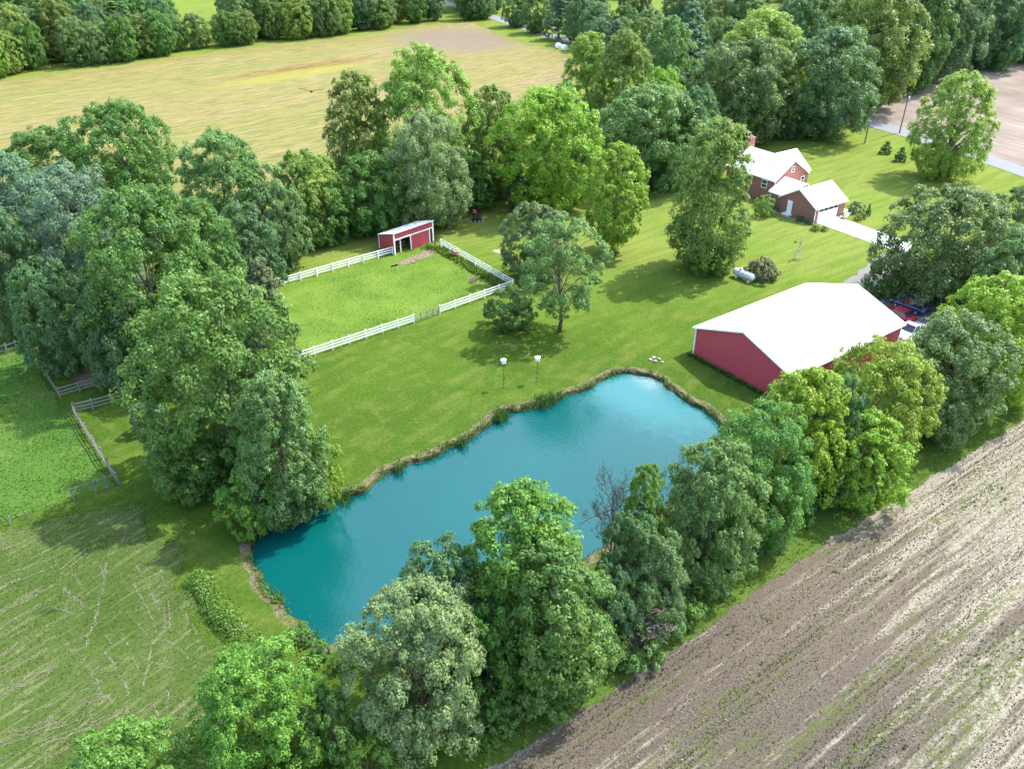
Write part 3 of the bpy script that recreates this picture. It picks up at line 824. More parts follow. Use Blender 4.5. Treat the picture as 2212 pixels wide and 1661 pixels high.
def tree_mesh(kind, seed, H, Rr, z0, prof, ncl, nsub, nleaf, leaf, rc=(0.2, 0.34), flat=0.8, shell=0.5, mat=None, limbs=14, trunk_r=None, droop=0.0, lean=0.0, cz=0.42, coned=False):
    rng = np.random.default_rng(seed)
    zb = z0 * H
    ph = rng.uniform(0, 6.28, 6)
    C = []
    n_in = int(ncl * 0.34)
    zc = zb + cz * (H - zb)
    ga = math.pi * (3 - math.sqrt(5))
    for i in range(ncl - n_in):
        u = 1 - 2 * (i + 0.5 + rng.uniform(-0.35, 0.35)) / (ncl - n_in)
        th = i * ga + rng.normal(0, 0.22) + ph[5]
        up = (H - zc) if u > 0 else (zc - zb)
        ho = math.sqrt(max(0.0, 1 - abs(u) ** (2.3 if u > 0 else 2.6)))
        k = 1 + 0.10 * math.sin(2 * th + ph[0] + 2 * u) + 0.08 * math.sin(3 * th + ph[1] - 3 * u) + 0.06 * math.sin(5 * th + ph[2] + 4 * u)
        fr = rng.uniform(0.74, 0.90) * k
        z = zc + u * up * (0.86 if u > 0 else 0.97) * (0.90 + 0.10 * k)
        hr = Rr * (prof((z - zb) / (H - zb)) if coned else ho) * fr
        C.append([hr * math.cos(th), hr * math.sin(th), z])
    for i in range(n_in):
        u, th, fr = rng.uniform(-0.85, 0.75), rng.uniform(0, 6.28), rng.uniform(0.1, 0.62)
        z = zc + u * ((H - zc) if u > 0 else (zc - zb))
        hr = Rr * (prof((z - zb) / (H - zb)) if coned else math.sqrt(1 - u * u)) * fr
        C.append([hr * math.cos(th), hr * math.sin(th), z])
    C = np.array(C)
    n = len(C)
    tt = np.clip((C[:, 2] - zb) / (H - zb), 0, 1)
    crad = Rr * rng.uniform(rc[0], rc[1], n) * (0.65 + 0.5 * np.array([prof(t) for t in tt]))
    core = np.array([0, 0, zb + 0.35 * (H - zb)])
    out = unit(C - core)
    # second level
    k = nsub
    rnd = unit(rng.normal(size=(n, k, 3)))
    ds = unit(rnd + 0.85 * out[:, None] + np.array([0, 0, 0.35 - droop]))
    S = C[:, None] + ds * crad[:, None, None] * rng.uniform(0.55, 1.08, (n, k, 1)) * np.array([1, 1, flat])
    srad = crad[:, None] * rng.uniform(0.28, 0.5, (n, k))
    S, ds, srad = S.reshape(-1, 3), ds.reshape(-1, 3), srad.reshape(-1)
    m = len(S)
    cltint = np.repeat(rng.normal(0, 0.10, n), k)
    stint = np.clip(cltint + rng.normal(0.42, 0.13, m), 0, 1)
    L = nleaf
    rl = unit(rng.normal(size=(m, L, 3)))
    dl = unit(rl + 0.65 * ds[:, None] + np.array([0, 0, 0.25]))
    P = S[:, None] + dl * srad[:, None, None] * rng.uniform(0.35, 1.1, (m, L, 1)) ** 0.8
    if droop:
        P[..., 2] -= droop * np.abs(rng.normal(0, 0.3, (m, L))) * srad[:, None]
    P = P.reshape(-1, 3)
    keep = P[:, 2] > 0.05
    N = unit(dl.reshape(-1, 3) + 0.55 * unit(rng.normal(size=(m * L, 3))) + np.array([0, 0, 0.4]))
    size = leaf * rng.uniform(0.55, 1.35, m * L)
    tint = np.clip(np.repeat(stint, L) + rng.normal(0, 0.16, m * L), 0, 1)
    P, N, size, tint = P[keep], N[keep], size[keep], tint[keep]
    crown = leaf_mesh(kind + '_crown', P, N, size, tint, mat or M_LEAF, rng)
    wid = 2 * np.percentile(np.hypot(P[:, 0], P[:, 1]), 96)
    hgt = np.percentile(P[:, 2], 99.7)
    # trunk and limbs
    tr = trunk_r or H * 0.017
    mb = MB()
    top = H * 0.8
    tp = [Vector((lean * H * 0.02 * math.sin(i * 1.3 + ph[3]), lean * H * 0.02 * math.cos(i * 0.9 + ph[4]), top * i / 6 - (0.15 if i == 0 else 0))) for i in range(7)]
    mb.tube(tp, [tr * (1.35 if i == 0 else 1.0) * (1 - 0.8 * i / 6) for i in range(7)], 8)
    idx = rng.permutation(n)[:limbs]
    for i in idx:
        c = Vector(C[i])
        za = max(zb * 0.75, min(c.z * rng.uniform(0.45, 0.75), top * 0.9))
        f = za / top * 6
        a = tp[min(int(f), 5)].lerp(tp[min(int(f) + 1, 6)], f - int(f))
        mid = a.lerp(c, 0.5) + Vector((0, 0, 0.08 * (c - a).length))
        r0 = tr * (1 - 0.75 * za / top) * 0.55
        mb.tube([a, a.lerp(mid, 0.6), mid, c], [r0, r0 * 0.75, r0 * 0.55, r0 * 0.2], 5)
        for _ in range(2):
            e = c + Vector(unit(rng.normal(size=3) + np.array([0, 0, .3]))) * crad[i] * 0.9
            mb.tube([mid.lerp(c, 0.4), e], [r0 * 0.35, r0 * 0.1], 4, False)
    wood = mb.mesh(kind + '_trunk', M_BARK, True)
    return {'crown': crown, 'trunk': wood, 'H': hgt, 'W': wid}

def ovoid(c=0.42, w=0.62, mn=0.15):
    return lambda t: max(mn, math.sqrt(max(0.0, 1 - ((t - c) / w) ** 2)))
def vovoid(c=0.42, w=0.62, mn=0.15):
    def f(t):
        a = 1 - ((np.asarray(t) - c) / w) ** 2
        r = np.maximum(mn, np.sqrt(np.maximum(0, a)))
        return float(r) if r.ndim == 0 else r
    return f
cone = lambda t: max(0.05, (1 - t) ** 0.85)

PROTO = {}
OV = vovoid()
PROTO['big'] = [tree_mesh('big%d' % i, 100 + i, 16, 6.2, 0.05, OV, ncl, 9, int(lf * 1.25), 0.25, rc, cz=c) for i, (c, ncl, lf, rc) in enumerate(
    [(0.42, 108, 46, (0.19, 0.30)), (0.5, 86, 56, (0.22, 0.34)), (0.36, 122, 42, (0.17, 0.28)), (0.48, 100, 48, (0.19, 0.31)), (0.40, 135, 38, (0.16, 0.26)), (0.45, 76, 62, (0.22, 0.37))])]
PROTO['mid'] = [tree_mesh('mid%d' % i, 200 + i, 12, 4.8, 0.04, OV, ncl, 9, int(lf * 1.2), 0.245, rc, cz=c) for i, (c, ncl, lf, rc) in enumerate(
    [(0.42, 72, 42, (0.2, 0.34)), (0.36, 84, 36, (0.18, 0.29)), (0.48, 62, 50, (0.22, 0.36)), (0.4, 76, 40, (0.19, 0.32))])]
PROTO['small'] = [tree_mesh('small%d' % i, 300 + i, 7, 3.2, 0.03, OV, 40, 8, 42, 0.22, (0.22, 0.36)) for i in range(3)]
PROTO['column'] = [tree_mesh('column%d' % i, 400 + i, 18, 4.6, 0.03, OV, 150, 9, 36, 0.25, (0.2, 0.33), 0.95, cz=0.36) for i in range(3)]
PROTO['wide'] = [tree_mesh('wide%d' % i, 420 + i, 13, 6.8, 0.06, OV, 120, 9, 52, 0.25, (0.17, 0.28), 0.85, cz=0.42) for i in range(2)]
PROTO['feather'] = [tree_mesh('feather', 450, 13, 3.8, 0.05, OV, 84, 9, 34, 0.2, (0.16, 0.30), 0.6, droop=0.35)]
PROTO['airy'] = [tree_mesh('airy', 460, 15, 5.0, 0.22, OV, 66, 8, 40, 0.22, (0.17, 0.28), 0.7, limbs=26, trunk_r=0.24, lean=1.0, cz=0.45)]
PROTO['lawn'] = [tree_mesh('lawn', 470, 16, 4.8, 0.13, OV, 92, 9, 46, 0.25, (0.19, 0.31), 0.9, limbs=18, trunk_r=0.27, cz=0.45)]
PROTO['lone'] = [tree_mesh('lone', 480, 18, 6.6, 0.05, OV, 140, 9, 42, 0.26, (0.17, 0.28), 0.9, limbs=26, trunk_r=0.38, cz=0.46)]
PROTO['low'] = [tree_mesh('low', 490, 5, 3.4, 0.1, OV, 40, 8, 40, 0.2, (0.2, 0.32), 0.6)]
PROTO['cedar'] = [tree_mesh('cedar', 500, 13, 2.9, 0.04, cone, 90, 8, 40, 0.16, (0.2, 0.36), 0.8, mat=M_NEEDLE, coned=True)]
PROTO['pine'] = [tree_mesh('pine', 510, 22, 5.2, 0.06, cone, 130, 8, 34, 0.26, (0.16, 0.27), 0.35, mat=M_NEEDLE, coned=True)]
PROTO['yew'] = [tree_mesh('yew', 520, 2.6, 1.1, 0.02, cone, 34, 7, 40, 0.12, (0.28, 0.42), 0.8, mat=M_NEEDLE, limbs=4, coned=True)]
PROTO['shrub'] = [tree_mesh('shrub%d' % i, 600 + i, 3.2, 2.2, 0.01, OV, 24, 8, 36, 0.2, (0.26, 0.40), 0.8, limbs=6, trunk_r=0.05) for i in range(4)]
PROTO['bush'] = [tree_mesh('bush', 650, 1.4, 1.0, 0.01, OV, 26, 7, 34, 0.09, (0.24, 0.36), 0.85, limbs=3, trunk_r=0.03)]
PROTO['clipped'] = [tree_mesh('clipped', 660, 2.9, 2.3, 0.01, OV, 74, 8, 36, 0.17, (0.16, 0.23), 0.9, limbs=5, trunk_r=0.05)]

def dead_mesh(seed, H, W):
    rg = random.Random(seed)
    mb = MB()
    def grow(p, d, L, r, lev):
        steps = 3
        pts, rr = [p], [r]
        q = p.copy()
        dd = d.copy()
        for s in range(steps):
            dd = (dd + Vector((rg.gauss(0, .16), rg.gauss(0, .16), rg.gauss(0.05, .1)))).normalized()
            q = q + dd * L / steps
            pts.append(q.copy())
            rr.append(r * (1 - 0.75 * (s + 1) / steps))
        mb.tube(pts, rr, 6 if lev == 0 else (4 if lev < 3 else 3), False)
        if lev >= 4:
            return
        nb = (17, 7, 5, 4)[lev]
        for b in range(nb):
            f = rg.uniform(0.25, 1.0)
            i = min(int(f * steps), steps - 1)
            a = pts[i].lerp(pts[i + 1], f * steps - i)
            side = Vector((rg.gauss(0, 1), rg.gauss(0, 1), rg.gauss(0.35, .45))).normalized()
            nd_ = (dd * 0.55 + side * 0.8).normalized()
            grow(a, nd_, L * rg.uniform(0.34, 0.52), max(r * 0.45, 0.02), lev + 1)
    grow(Vector((0, 0, -0.1)), Vector((0, 0, 1)), H * 0.8, H * 0.013, 0)
    me = mb.mesh('dead_tree_wood', M_DEADW)
    v = np.array([q[:] for q in mb.v])
    return {'trunk': me, 'H': v[:, 2].max(), 'W': 2 * np.percentile(np.hypot(v[:, 0], v[:, 1]), 95)}
PROTO['dead'] = [dead_mesh(1, 12, 5), dead_mesh(2, 12, 4)]
PROTO['brush'] = [dead_mesh(7, 3.2, 3)]

PAL = {'lime': (.215, .370, .026), 'lime2': (.225, .340, .055), 'bright': (.110, .275, .028), 'bright2': (.082, .215, .036),
       'green': (.070, .182, .036), 'olive': (.150, .240, .048), 'grey': (.120, .240, .075), 'teal': (.062, .170, .074),
       'silver': (.175, .300, .115), 'blue': (.105, .205, .145), 'oak': (.112, .182, .062), 'cedar': (.078, .100, .046),
       'pine': (.070, .148, .086), 'rust': (.25, .18, .05), 'pinkgrey': (.26, .25, .13)}
TRG = random.Random(77)
def plant(name, x, y, h, w, style, col, label, cat='tree', group=None, var=None, rz=None, z=0.0):
    if style == 'big' and h / w > 1.62:
        style = 'column'
    elif style in ('big', 'lawn') and h / w < 1.08:
        style = 'wide'
    pr = PROTO[style]
    p = pr[(var if var is not None else TRG.randrange(len(pr))) % len(pr)]
    t = thing(name, label, cat, (x, y, z), TRG.uniform(0, 6.28) if rz is None else rz, group)
    sx, sz = w / p['W'], h / p['H']
    if 'trunk' in p:
        o = link(bpy.data.objects.new('trunk', p['trunk']), t)
        o.scale = (sx, sx, sz)
    if 'crown' in p:
        o = link(bpy.data.objects.new('crown', p['crown']), t)
        o.scale = (sx, sx, sz)
        c = PAL[col]
        j = [TRG.uniform(0.88, 1.12) for _ in range(3)]
        o.color = (c[0] * j[0], c[1] * j[1], c[2] * j[2], 1)
    return t

vcount = {}
for kind, x, y, h, w, style, col, label in TREES:
    vcount[style] = vcount.get(style, -1) + 1
    if len(vcount) and -6 < x < 45 and y < 72 and x > 0.6 * (y - 40) - 6 and style not in ('dead',) and (y - 32.1) < 0.72 * (x + 1.7) + 9:
        x, y = x - 0.7, y + 1.0          # keep the crowns clear of the field verge
    plant(kind, x, y, h, w * (1.07 if y < 70 and x > -8 else 1.0 if y < 95 or style in ('lone', 'lawn', 'airy', 'column', 'low') else 1.07), style, col, label, 'tree', None, vcount[style])

# ------------------------------------------------------------------ far woods
WR = random.Random(4)
FARCOL = ['teal', 'green', 'green', 'grey', 'bright2', 'oak', 'olive', 'teal']
edge_pts = resample(UPPER_FIELD[0:11], 7.0, True, False)
ed = np.gradient(edge_pts, axis=0)
ed /= np.linalg.norm(ed, axis=1, keepdims=True)
en = np.stack([-ed[:, 1], ed[:, 0]], 1)
ORD = ['first', 'second', 'third', 'fourth', 'fifth', 'sixth', 'seventh', 'eighth', 'ninth', 'tenth', 'eleventh', 'twelfth', 'thirteenth', 'fourteenth', 'fifteenth', 'sixteenth',
       'seventeenth', 'eighteenth', 'nineteenth', 'twentieth', 'twenty-first', 'twenty-second', 'twenty-third', 'twenty-fourth', 'twenty-fifth', 'twenty-sixth', 'twenty-seventh', 'twenty-eighth', 'twenty-ninth', 'thirtieth']
CWORD = {'teal': 'blue green', 'green': 'dark green', 'grey': 'grey green', 'bright2': 'mid green', 'oak': 'olive green', 'olive': 'yellow green', 'lime2': 'light green'}
nfront = 0
WOODL = 'woodland tree in the wood beyond the yellow field'
for row in range(7):
    off = 7 + row * 10.5
    for i in range(len(edge_pts)):
        fr = i / (len(edge_pts) - 1)
        if row and WR.random() < 0.12:
            continue
        p = edge_pts[i] + en[i] * (off + WR.uniform(-3, 3)) + ed[i] * WR.uniform(-3, 3)
        if abs(p[0]) > 0.70 * p[1] + 12:
            continue
        s = p[0] / p[1]
        if row >= 1 and -0.375 < s < -0.312:
            continue
        h = WR.uniform(13, 18) * (0.8 if row == 0 else 1.05)
        if row == 0 and -0.385 < s < -0.30:
            h = 10.5
        col = WR.choice(FARCOL)
        if fr < 0.12 and row < 2:
            col = 'lime2'
        elif row == 0 and WR.random() < 0.3:
            col = WR.choice(['lime2', 'olive', 'grey'])
        st = 'pine' if (row > 0 and WR.random() < 0.07) else 'big'
        if row == 0:
            plant('deciduous_tree', p[0], p[1], h, WR.uniform(8.5, 11.5), st, col, '%s tree, %s from the left in the front row beyond the yellow field' % (CWORD[col], ORD[min(nfront, 29)]), 'tree', 'front row of the far wood')
            nfront += 1
        else:
            plant('conifer_tree' if st == 'pine' else 'deciduous_tree', p[0], p[1], h, WR.uniform(9.5, 13), st, col, WOODL if st != 'pine' else 'conifer standing in the wood beyond the yellow field', 'tree', 'far wood' if st != 'pine' else 'conifers of the far wood')
plant('dead_tree', -116, 268, 15, 7, 'dead', 'dead', 'pale dead tree in the front of the far wood above the yellow field', 'tree')
# trees along the road at the right end of the yellow field, and beyond the road
for (x, y, h, w, st, col) in [(2, 334, 13, 11, 'big', 'teal'), (9, 319, 14, 11, 'big', 'green'), (16, 306, 15, 11, 'pine', 'pine'), (23, 298, 15, 12, 'big', 'teal'),
                              (27, 286, 14, 12, 'big', 'teal'), (35, 279, 14, 11, 'big', 'green'), (33, 268, 12, 10, 'big', 'grey'), (41, 265, 15, 12, 'big', 'teal'),
                              (-9, 372, 13, 11, 'big', 'teal'), (50, 250, 15, 12, 'big', 'green'), (46, 240, 14, 11, 'big', 'grey'), (58, 236, 16, 12, 'pine', 'pine'),
                              (38, 252, 14, 11, 'big', 'olive'), (30, 255, 13, 10, 'pine', 'pine'), (26, 268, 12, 10, 'big', 'teal')]:
    plant('conifer_tree' if st == 'pine' else 'deciduous_tree', x, y, h, w, st, col, 'dark conifer in the row along the country road' if st == 'pine' else 'leafy dark tree in the row along the country road', 'tree', 'roadside conifers' if st == 'pine' else 'roadside trees')
for k in range(95):
    y = WR.uniform(300, 470)
    x = WR.uniform(-40, 0.66 * y)
    # keep the road itself free and stay beyond it
    rx = np.interp(y, [139, 188, 295, 362, 418, 600], [98.7, 80.5, 20, -12, -40, -120])
    if x < rx + 14:
        continue
    plant('deciduous_tree', x, y, WR.uniform(13, 19), WR.uniform(10, 14), 'big', WR.choice(['teal', 'green', 'oak', 'teal', 'grey']), 'dark woodland tree beyond the country road', 'tree', 'wood beyond the road')
for (x, y, h) in [(74, 222, 22), (86, 232, 24), (96, 244, 24), (108, 252, 25), (122, 262, 24), (140, 276, 24), (118, 246, 22), (150, 270, 23), (166, 286, 24), (104, 236, 24), (128, 270, 25), (60, 214, 20), (90, 262, 24), (112, 280, 24), (52, 222, 18), (44, 214, 17)]:
    plant('deciduous_tree', x, y, h, h * 0.62, 'big', WR.choice(['teal', 'green', 'teal', 'oak']), 'dark tree in the wood behind the far tilled field', 'tree', 'wood behind the tilled field')

# undergrowth
row_ = STRIP_SHRUBS[:18]
more_ = [((a_[0] + b_[0]) / 2 - 0.6, (a_[1] + b_[1]) / 2 + 0.9) for a_, b_ in zip(row_[:-1], row_[1:])]
inner_ = [(x_ - 1.4, y_ + 2.0) for x_, y_ in row_ + more_]
for i, (x, y) in enumerate([(x_ - 1.0, y_ + 1.4) for x_, y_ in row_ + more_] + inner_ + STRIP_SHRUBS[18:]):
    h = WR.uniform(1.8, 3.4) if i < 35 else (WR.uniform(3.0, 4.6) if i < 70 else WR.uniform(1.0, 1.7))
    plant('shrub', x, y, h, h * WR.uniform(1.1, 1.5), 'shrub', WR.choice(['green', 'bright2', 'bright', 'teal', 'grey']), 'leafy undergrowth bush at the foot of the pond side trees', 'shrub', 'undergrowth along the field verge')
for i, (x, y) in enumerate(BELT_SHRUBS):
    h = WR.uniform(3.0, 6.0)
    plant('shrub', x, y, h, h * WR.uniform(0.9, 1.3), 'small' if h > 4.2 else 'shrub', WR.choice(['green', 'bright2', 'teal', 'oak', 'teal']), 'leafy understory bush in the shade of the tree belt', 'shrub', 'understory of the tree belt')
plant('dead_shrub', 9.6, 40.9, 4.2, 5.0, 'brush', 'dead', 'grey tangle of dead brush between green trees at the verge', 'shrub')
plant('shrub', 8.6, 40.6, 3.2, 4.2, 'shrub', 'grey', 'grey green bush just left of the grey tangle of dead brush', 'shrub')
plant('shrub', 12.2, 44.2, 3.4, 4.4, 'shrub', 'bright2', 'green bush just right of the grey tangle of dead brush', 'shrub')
plant('dead_shrub', 7.6, 42.2, 4.0, 4.0, 'brush', 'dead', 'bare dead brush beneath the bare grey dead tree', 'shrub')
plant('shrub', 27.9, 72.3, 3.4, 4.4, 'shrub', 'grey', 'grey green sapling bush at the front corner of the red barn', 'shrub')
plant('shrub', 24.5, 69.8, 2.2, 3.0, 'shrub', 'lime', 'small lime bush in front of the red barn corner', 'shrub')

# planting round the house and lawn
for (x, y, h, w, st, col, lab) in [
    (57.6, 133.6, 1.7, 3.0, 'bush', 'teal', 'dark green bush in the bed right of the garage'),
    (56.7, 129.8, 0.9, 1.6, 'bush', 'rust', 'low rusty yellow bush in the bed right of the garage'),
    (57.8, 130.6, 0.9, 1.4, 'bush', 'olive', 'low yellow green bush beside the rusty bush'),
    (59.0, 131.9, 2.0, 0.9, 'yew', 'green', 'slim dark upright evergreen at the corner of the garage bed'),
    (54.3, 130.5, 1.1, 1.2, 'bush', 'rust', 'small reddish bush against the garage pier'),
    (48.2, 125.2, 0.9, 1.7, 'bush', 'green', 'low green bush at the left edge of the driveway'),
    (49.6, 125.0, 0.8, 1.3, 'bush', 'grey', 'low grey bush next to the driveway edge bush'),
    (43.1, 131.6, 1.1, 1.5, 'bush', 'grey', 'pale ball shaped bush left of the garage steps'),
    (43.6, 134.2, 1.4, 2.2, 'bush', 'teal', 'dark bush in the corner between house and garage'),
    (46.9, 129.3, 1.0, 1.6, 'bush', 'green', 'dark bush right of the white garage side door'),
    (48.0, 127.9, 0.9, 1.4, 'bush', 'green', 'dark bush at the front corner of the garage wall'),
    (41.4, 131.6, 3.6, 3.2, 'small', 'lime2', 'small yellow green tree beside the house corner'),
    (34.9, 106.6, 2.9, 4.6, 'clipped', 'pinkgrey', 'large round clipped shrub behind the propane tank'),
    (75.8, 168.0, 2.5, 2.4, 'yew', 'green', 'small conical conifer on the lawn nearer the utility pole'),
    (76.6, 162.7, 2.8, 2.4, 'yew', 'green', 'small conical conifer on the lawn nearer the lone tree'),
    (14.8, 115.0, 0.9, 2.0, 'bush', 'green', 'ring of low plants at the foot of the lime lawn tree')]:
    plant('conifer_tree' if st == 'yew' else ('deciduous_tree' if st == 'small' else 'shrub'), x, y, h, w, st, col, lab, 'tree' if st in ('yew', 'small') else 'shrub')

# ------------------------------------------------------------------ building materials
def mat_metal_red():
    g = NT('red_steel_siding')
    p = g.n('ShaderNodeTexCoord').outputs['Object']
    f = g.noise(g.mapping(p, 0, (1, 1, 0.15)), 1.2, 4, 0.6)
    c = g.mix(f, (0.38, 0.055, 0.072), (0.46, 0.072, 0.09))
    return g.done(g.principled(c, 0.5, 0.35))
def mat_brick():
    g = NT('brick')
    tc = g.n('ShaderNodeTexCoord').outputs['Object']
    b = g.n('ShaderNodeTexBrick', {'Vector': g.n('ShaderNodeMapping', {'Vector': tc, 'Rotation': (R(90), 0, 0)}).outputs[0], 'Color1': (0.22, 0.075, 0.055, 1), 'Color2': (0.30, 0.115, 0.085, 1), 'Mortar': (0.32, 0.26, 0.22, 1), 'Scale': 4.5, 'Mortar Size': 0.018}).outputs[0]
    f = g.noise(tc, 1.5, 4, 0.6)
    return g.done(g.principled(g.mix(0.35, b, g.mix(f, (0.2, 0.07, 0.055), (0.34, 0.15, 0.12))), 0.85, 0.15))
M_RED = mat_metal_red()
M_BRICK = mat_brick()
M_WHITE = simple('white_paint', (0.78, 0.78, 0.77), 0.5, 0.35, 0, 0.04)
M_ROOF = simple('white_metal_roof', (0.80, 0.80, 0.79), 0.45, 0.35, 0, 0.03, 0.8)
M_SHINGLE = simple('pale_shingles', (0.66, 0.65, 0.63), 0.8, 0.2, 0, 0.10, 3.0, 0.3)
M_DARK = simple('dark_interior', (0.02, 0.02, 0.022), 0.9, 0.1)
M_GLASS = simple('window_glass', (0.02, 0.025, 0.03), 0.08, 0.6)
M_CONC = simple('concrete', (0.62, 0.6, 0.56), 0.85, 0.2, 0, 0.08, 1.2, 0.2)
M_WOOD = simple('weathered_wood', (0.145, 0.135, 0.13), 0.9, 0.1, 0, 0.25, 3.0, 0.4)
M_BROWN = simple('brown_wood', (0.22, 0.13, 0.06), 0.85, 0.15, 0, 0.2, 3.0, 0.3)
M_STEEL = simple('galvanised_steel', (0.42, 0.44, 0.46), 0.4, 0.5, 0.6, 0.08)
M_GATE = simple('dark_gate_steel', (0.06, 0.065, 0.07), 0.5, 0.4, 0.3)
M_TANK = simple('silver_tank_paint', (0.5, 0.53, 0.6), 0.35, 0.5, 0.1, 0.06)
M_TYRE = simple('tyre_rubber', (0.02, 0.02, 0.02), 0.85, 0.2)
M_POLE = simple('utility_pole_wood', (0.16, 0.13, 0.11), 0.9, 0.1, 0, 0.2, 3.0)
M_STONE = simple('pale_stone', (0.22, 0.205, 0.185), 0.9, 0.15, 0, 0.2, 4.0, 0.5)

def ribbed(a, b, z0, ztop, mat, name, parent, pitch=0.23, depth=0.022, nrm=None):
    """vertical ribbed steel wall from a to b (2D, local), top height given by ztop(s) with s in metres"""
    a, b = Vector((a[0], a[1], 0)), Vector((b[0], b[1], 0))
    L = (b - a).length
    d = (b - a) / L
    n = Vector(nrm) if nrm else Vector((d.y, -d.x, 0))
    ss = [0.0]
    k = int(L / pitch)
    pos = []
    for i in range(k + 1):
        s = i * pitch
        for ds, o in ((0, 0), (pitch * 0.62, 0), (pitch * 0.72, depth), (pitch * 0.9, depth)):
            if s + ds < L:
                pos.append((s + ds, o))
    pos.append((L, 0))
    mb = MB()
    vs = []
    for s, o in pos:
        q = a + d * s + n * o
        vs.append((q.x, q.y, z0))
        vs.append((q.x, q.y, ztop(s)))
    fs = [(2 * i, 2 * i + 2, 2 * i + 3, 2 * i + 1) for i in range(len(pos) - 1)]
    mb.add(vs, fs)
    return mb.build(name, mat, parent)

# ------------------------------------------------------------------ red barn
BL, BW, BE, BR = 20.2, 13.4, 3.5, 5.78
barn = thing('barn', 'large red metal sided barn with a white gable roof beside the pond', 'barn', (21.4, 85.3, 0), R(36.0))
# local: x along the ridge, y from 0 (left side) to -BW (side by the trees)
gz = lambda s: BE + (BR - BE) * (1 - abs(s - BW / 2) / (BW / 2))
ribbed((0, 0), (0, -BW), 0, gz, M_RED, 'gable_wall', barn, nrm=(-1, 0, 0))
ribbed((BL, 0), (BL, -BW), 0, gz, M_RED, 'gable_wall', barn, nrm=(1, 0, 0))
ribbed((0, 0), (BL, 0), 0, lambda s: BE, M_RED, 'side_wall', barn, nrm=(0, 1, 0))
ribbed((0, -BW), (BL, -BW), 0, lambda s: BE, M_RED, 'side_wall', barn, nrm=(0, -1, 0))
ov, oe = 0.25, 0.35
sl = (BR - BE) / (BW / 2)
def roof_slope(parent, x0, x1, yr, ye, zr, ze, mat, name='roof_slope', rib=0.9, t=0.07):
    mb = MB()
    mb.plate([(x0, ye, ze), (x1, ye, ze), (x1, yr, zr), (x0, yr, zr)] if ye < yr else [(x0, yr, zr), (x1, yr, zr), (x1, ye, ze), (x0, ye, ze)], t)
    n = int((x1 - x0) / rib) if rib else 0
    for i in range(1, n):
        x = x0 + i * rib
        mb.beam((x, yr, zr + 0.012), (x, ye, ze + 0.012), 0.035, 0.03)
    return mb.build(name, mat, parent)
roof_slope(barn, -ov, BL + ov, -BW / 2, oe, BR + 0.1, BE - oe * sl + 0.1, M_ROOF, rib=0.3)
roof_slope(barn, -ov, BL + ov, -BW / 2, -BW - oe, BR + 0.1, BE - oe * sl + 0.1, M_ROOF, rib=0.3)
mb = MB(); mb.box((BL / 2, -BW / 2, BR + 0.13), (BL + 2 * ov, 0.4, 0.05)); mb.build('ridge_cap', M_ROOF, barn)
for x in (-ov - 0.03, BL + ov + 0.03):
    for y1 in (oe, -BW - oe):
        mb = MB(); mb.beam((x, -BW / 2, BR + 0.0), (x, y1, BE - oe * sl), 0.05, 0.2); mb.build('rake_trim', M_WHITE, barn)
for y in (oe + 0.03, -BW - oe - 0.03):
    mb = MB(); mb.box((BL / 2, y, BE - oe * sl - 0.02), (BL + 2 * ov, 0.05, 0.16)); mb.build('eave_trim', M_WHITE, barn)
for x in (0, BL):
    for y in (0, -BW):
        mb = MB(); mb.box((x, y, BE / 2 - 0.05), (0.16, 0.16, BE - 0.12)); mb.build('corner_trim', M_WHITE, barn)
mb = MB(); mb.box((BL + 0.06, -BW / 2, 1.6), (0.06, 5.0, 3.1)); mb.build('sliding_door', M_WHITE, barn)

# ------------------------------------------------------------------ run-in shed
(sx0, sy0), (sx1, sy1), _ = SHED
sang = math.atan2(sy1 - sy0, sx1 - sx0)
SW, SD = 7.5, 3.6
sh = thing('shed', 'small red run-in shed with sloping white roof in the paddock corner', 'shed', (sx0, sy0, 0), sang)
FH, BH = 3.35, 2.25
slope = lambda s: FH + (BH - FH) * s / SD
ribbed((0, 0), (0, SD), 0, slope, M_RED, 'side_wall', sh, nrm=(-1, 0, 0))
ribbed((SW, 0), (SW, SD), 0, slope, M_RED, 'side_wall', sh, nrm=(1, 0, 0))
ribbed((0, SD), (SW, SD), 0, lambda s: BH, M_RED, 'back_wall', sh, nrm=(0, 1, 0))
ribbed((3.15, 0), (6.75, 0), 0.02, lambda s: 2.2, M_RED, 'front_wall', sh, nrm=(0, -1, 0))
ribbed((0.1, 0), (SW - 0.1, 0), 2.38, lambda s: FH - 0.08, M_RED, 'front_header', sh, nrm=(0, -1, 0))
mb = MB(); mb.plate([(-0.15, -0.25, FH + 0.1), (SW + 0.15, -0.25, FH + 0.1), (SW + 0.15, SD + 0.2, BH + 0.03), (-0.15, SD + 0.2, BH + 0.03)], 0.07); mb.build('roof', M_ROOF, sh)
mb = MB(); mb.box((SW / 2, -0.06, 2.29), (SW - 0.02, 0.07, 0.17)); mb.build('header_beam', M_WHITE, sh)
mb = MB(); mb.box((SW / 2, -0.12, FH - 0.02), (SW + 0.25, 0.06, 0.16)); mb.build('fascia', M_WHITE, sh)
for x, w in ((0, 0.2), (3.1, 0.13), (6.8, 0.13), (SW, 0.2)):
    mb = MB(); mb.box((x, -0.05, (FH - 0.12) / 2 if w > 0.15 else 1.1), (w, 0.14, FH - 0.14 if w > 0.15 else 2.2)); mb.build('post', M_WHITE, sh)
mb = MB(); mb.box((1.35, 0.25, 1.12), (0.13, 0.13, 2.24)); mb.build('post', M_WHITE, sh)
for x in (0, SW):
    mb = MB(); mb.box((x, SD + 0.02, BH / 2), (0.14, 0.12, BH - 0.1)); mb.build('corner_trim', M_WHITE, sh)
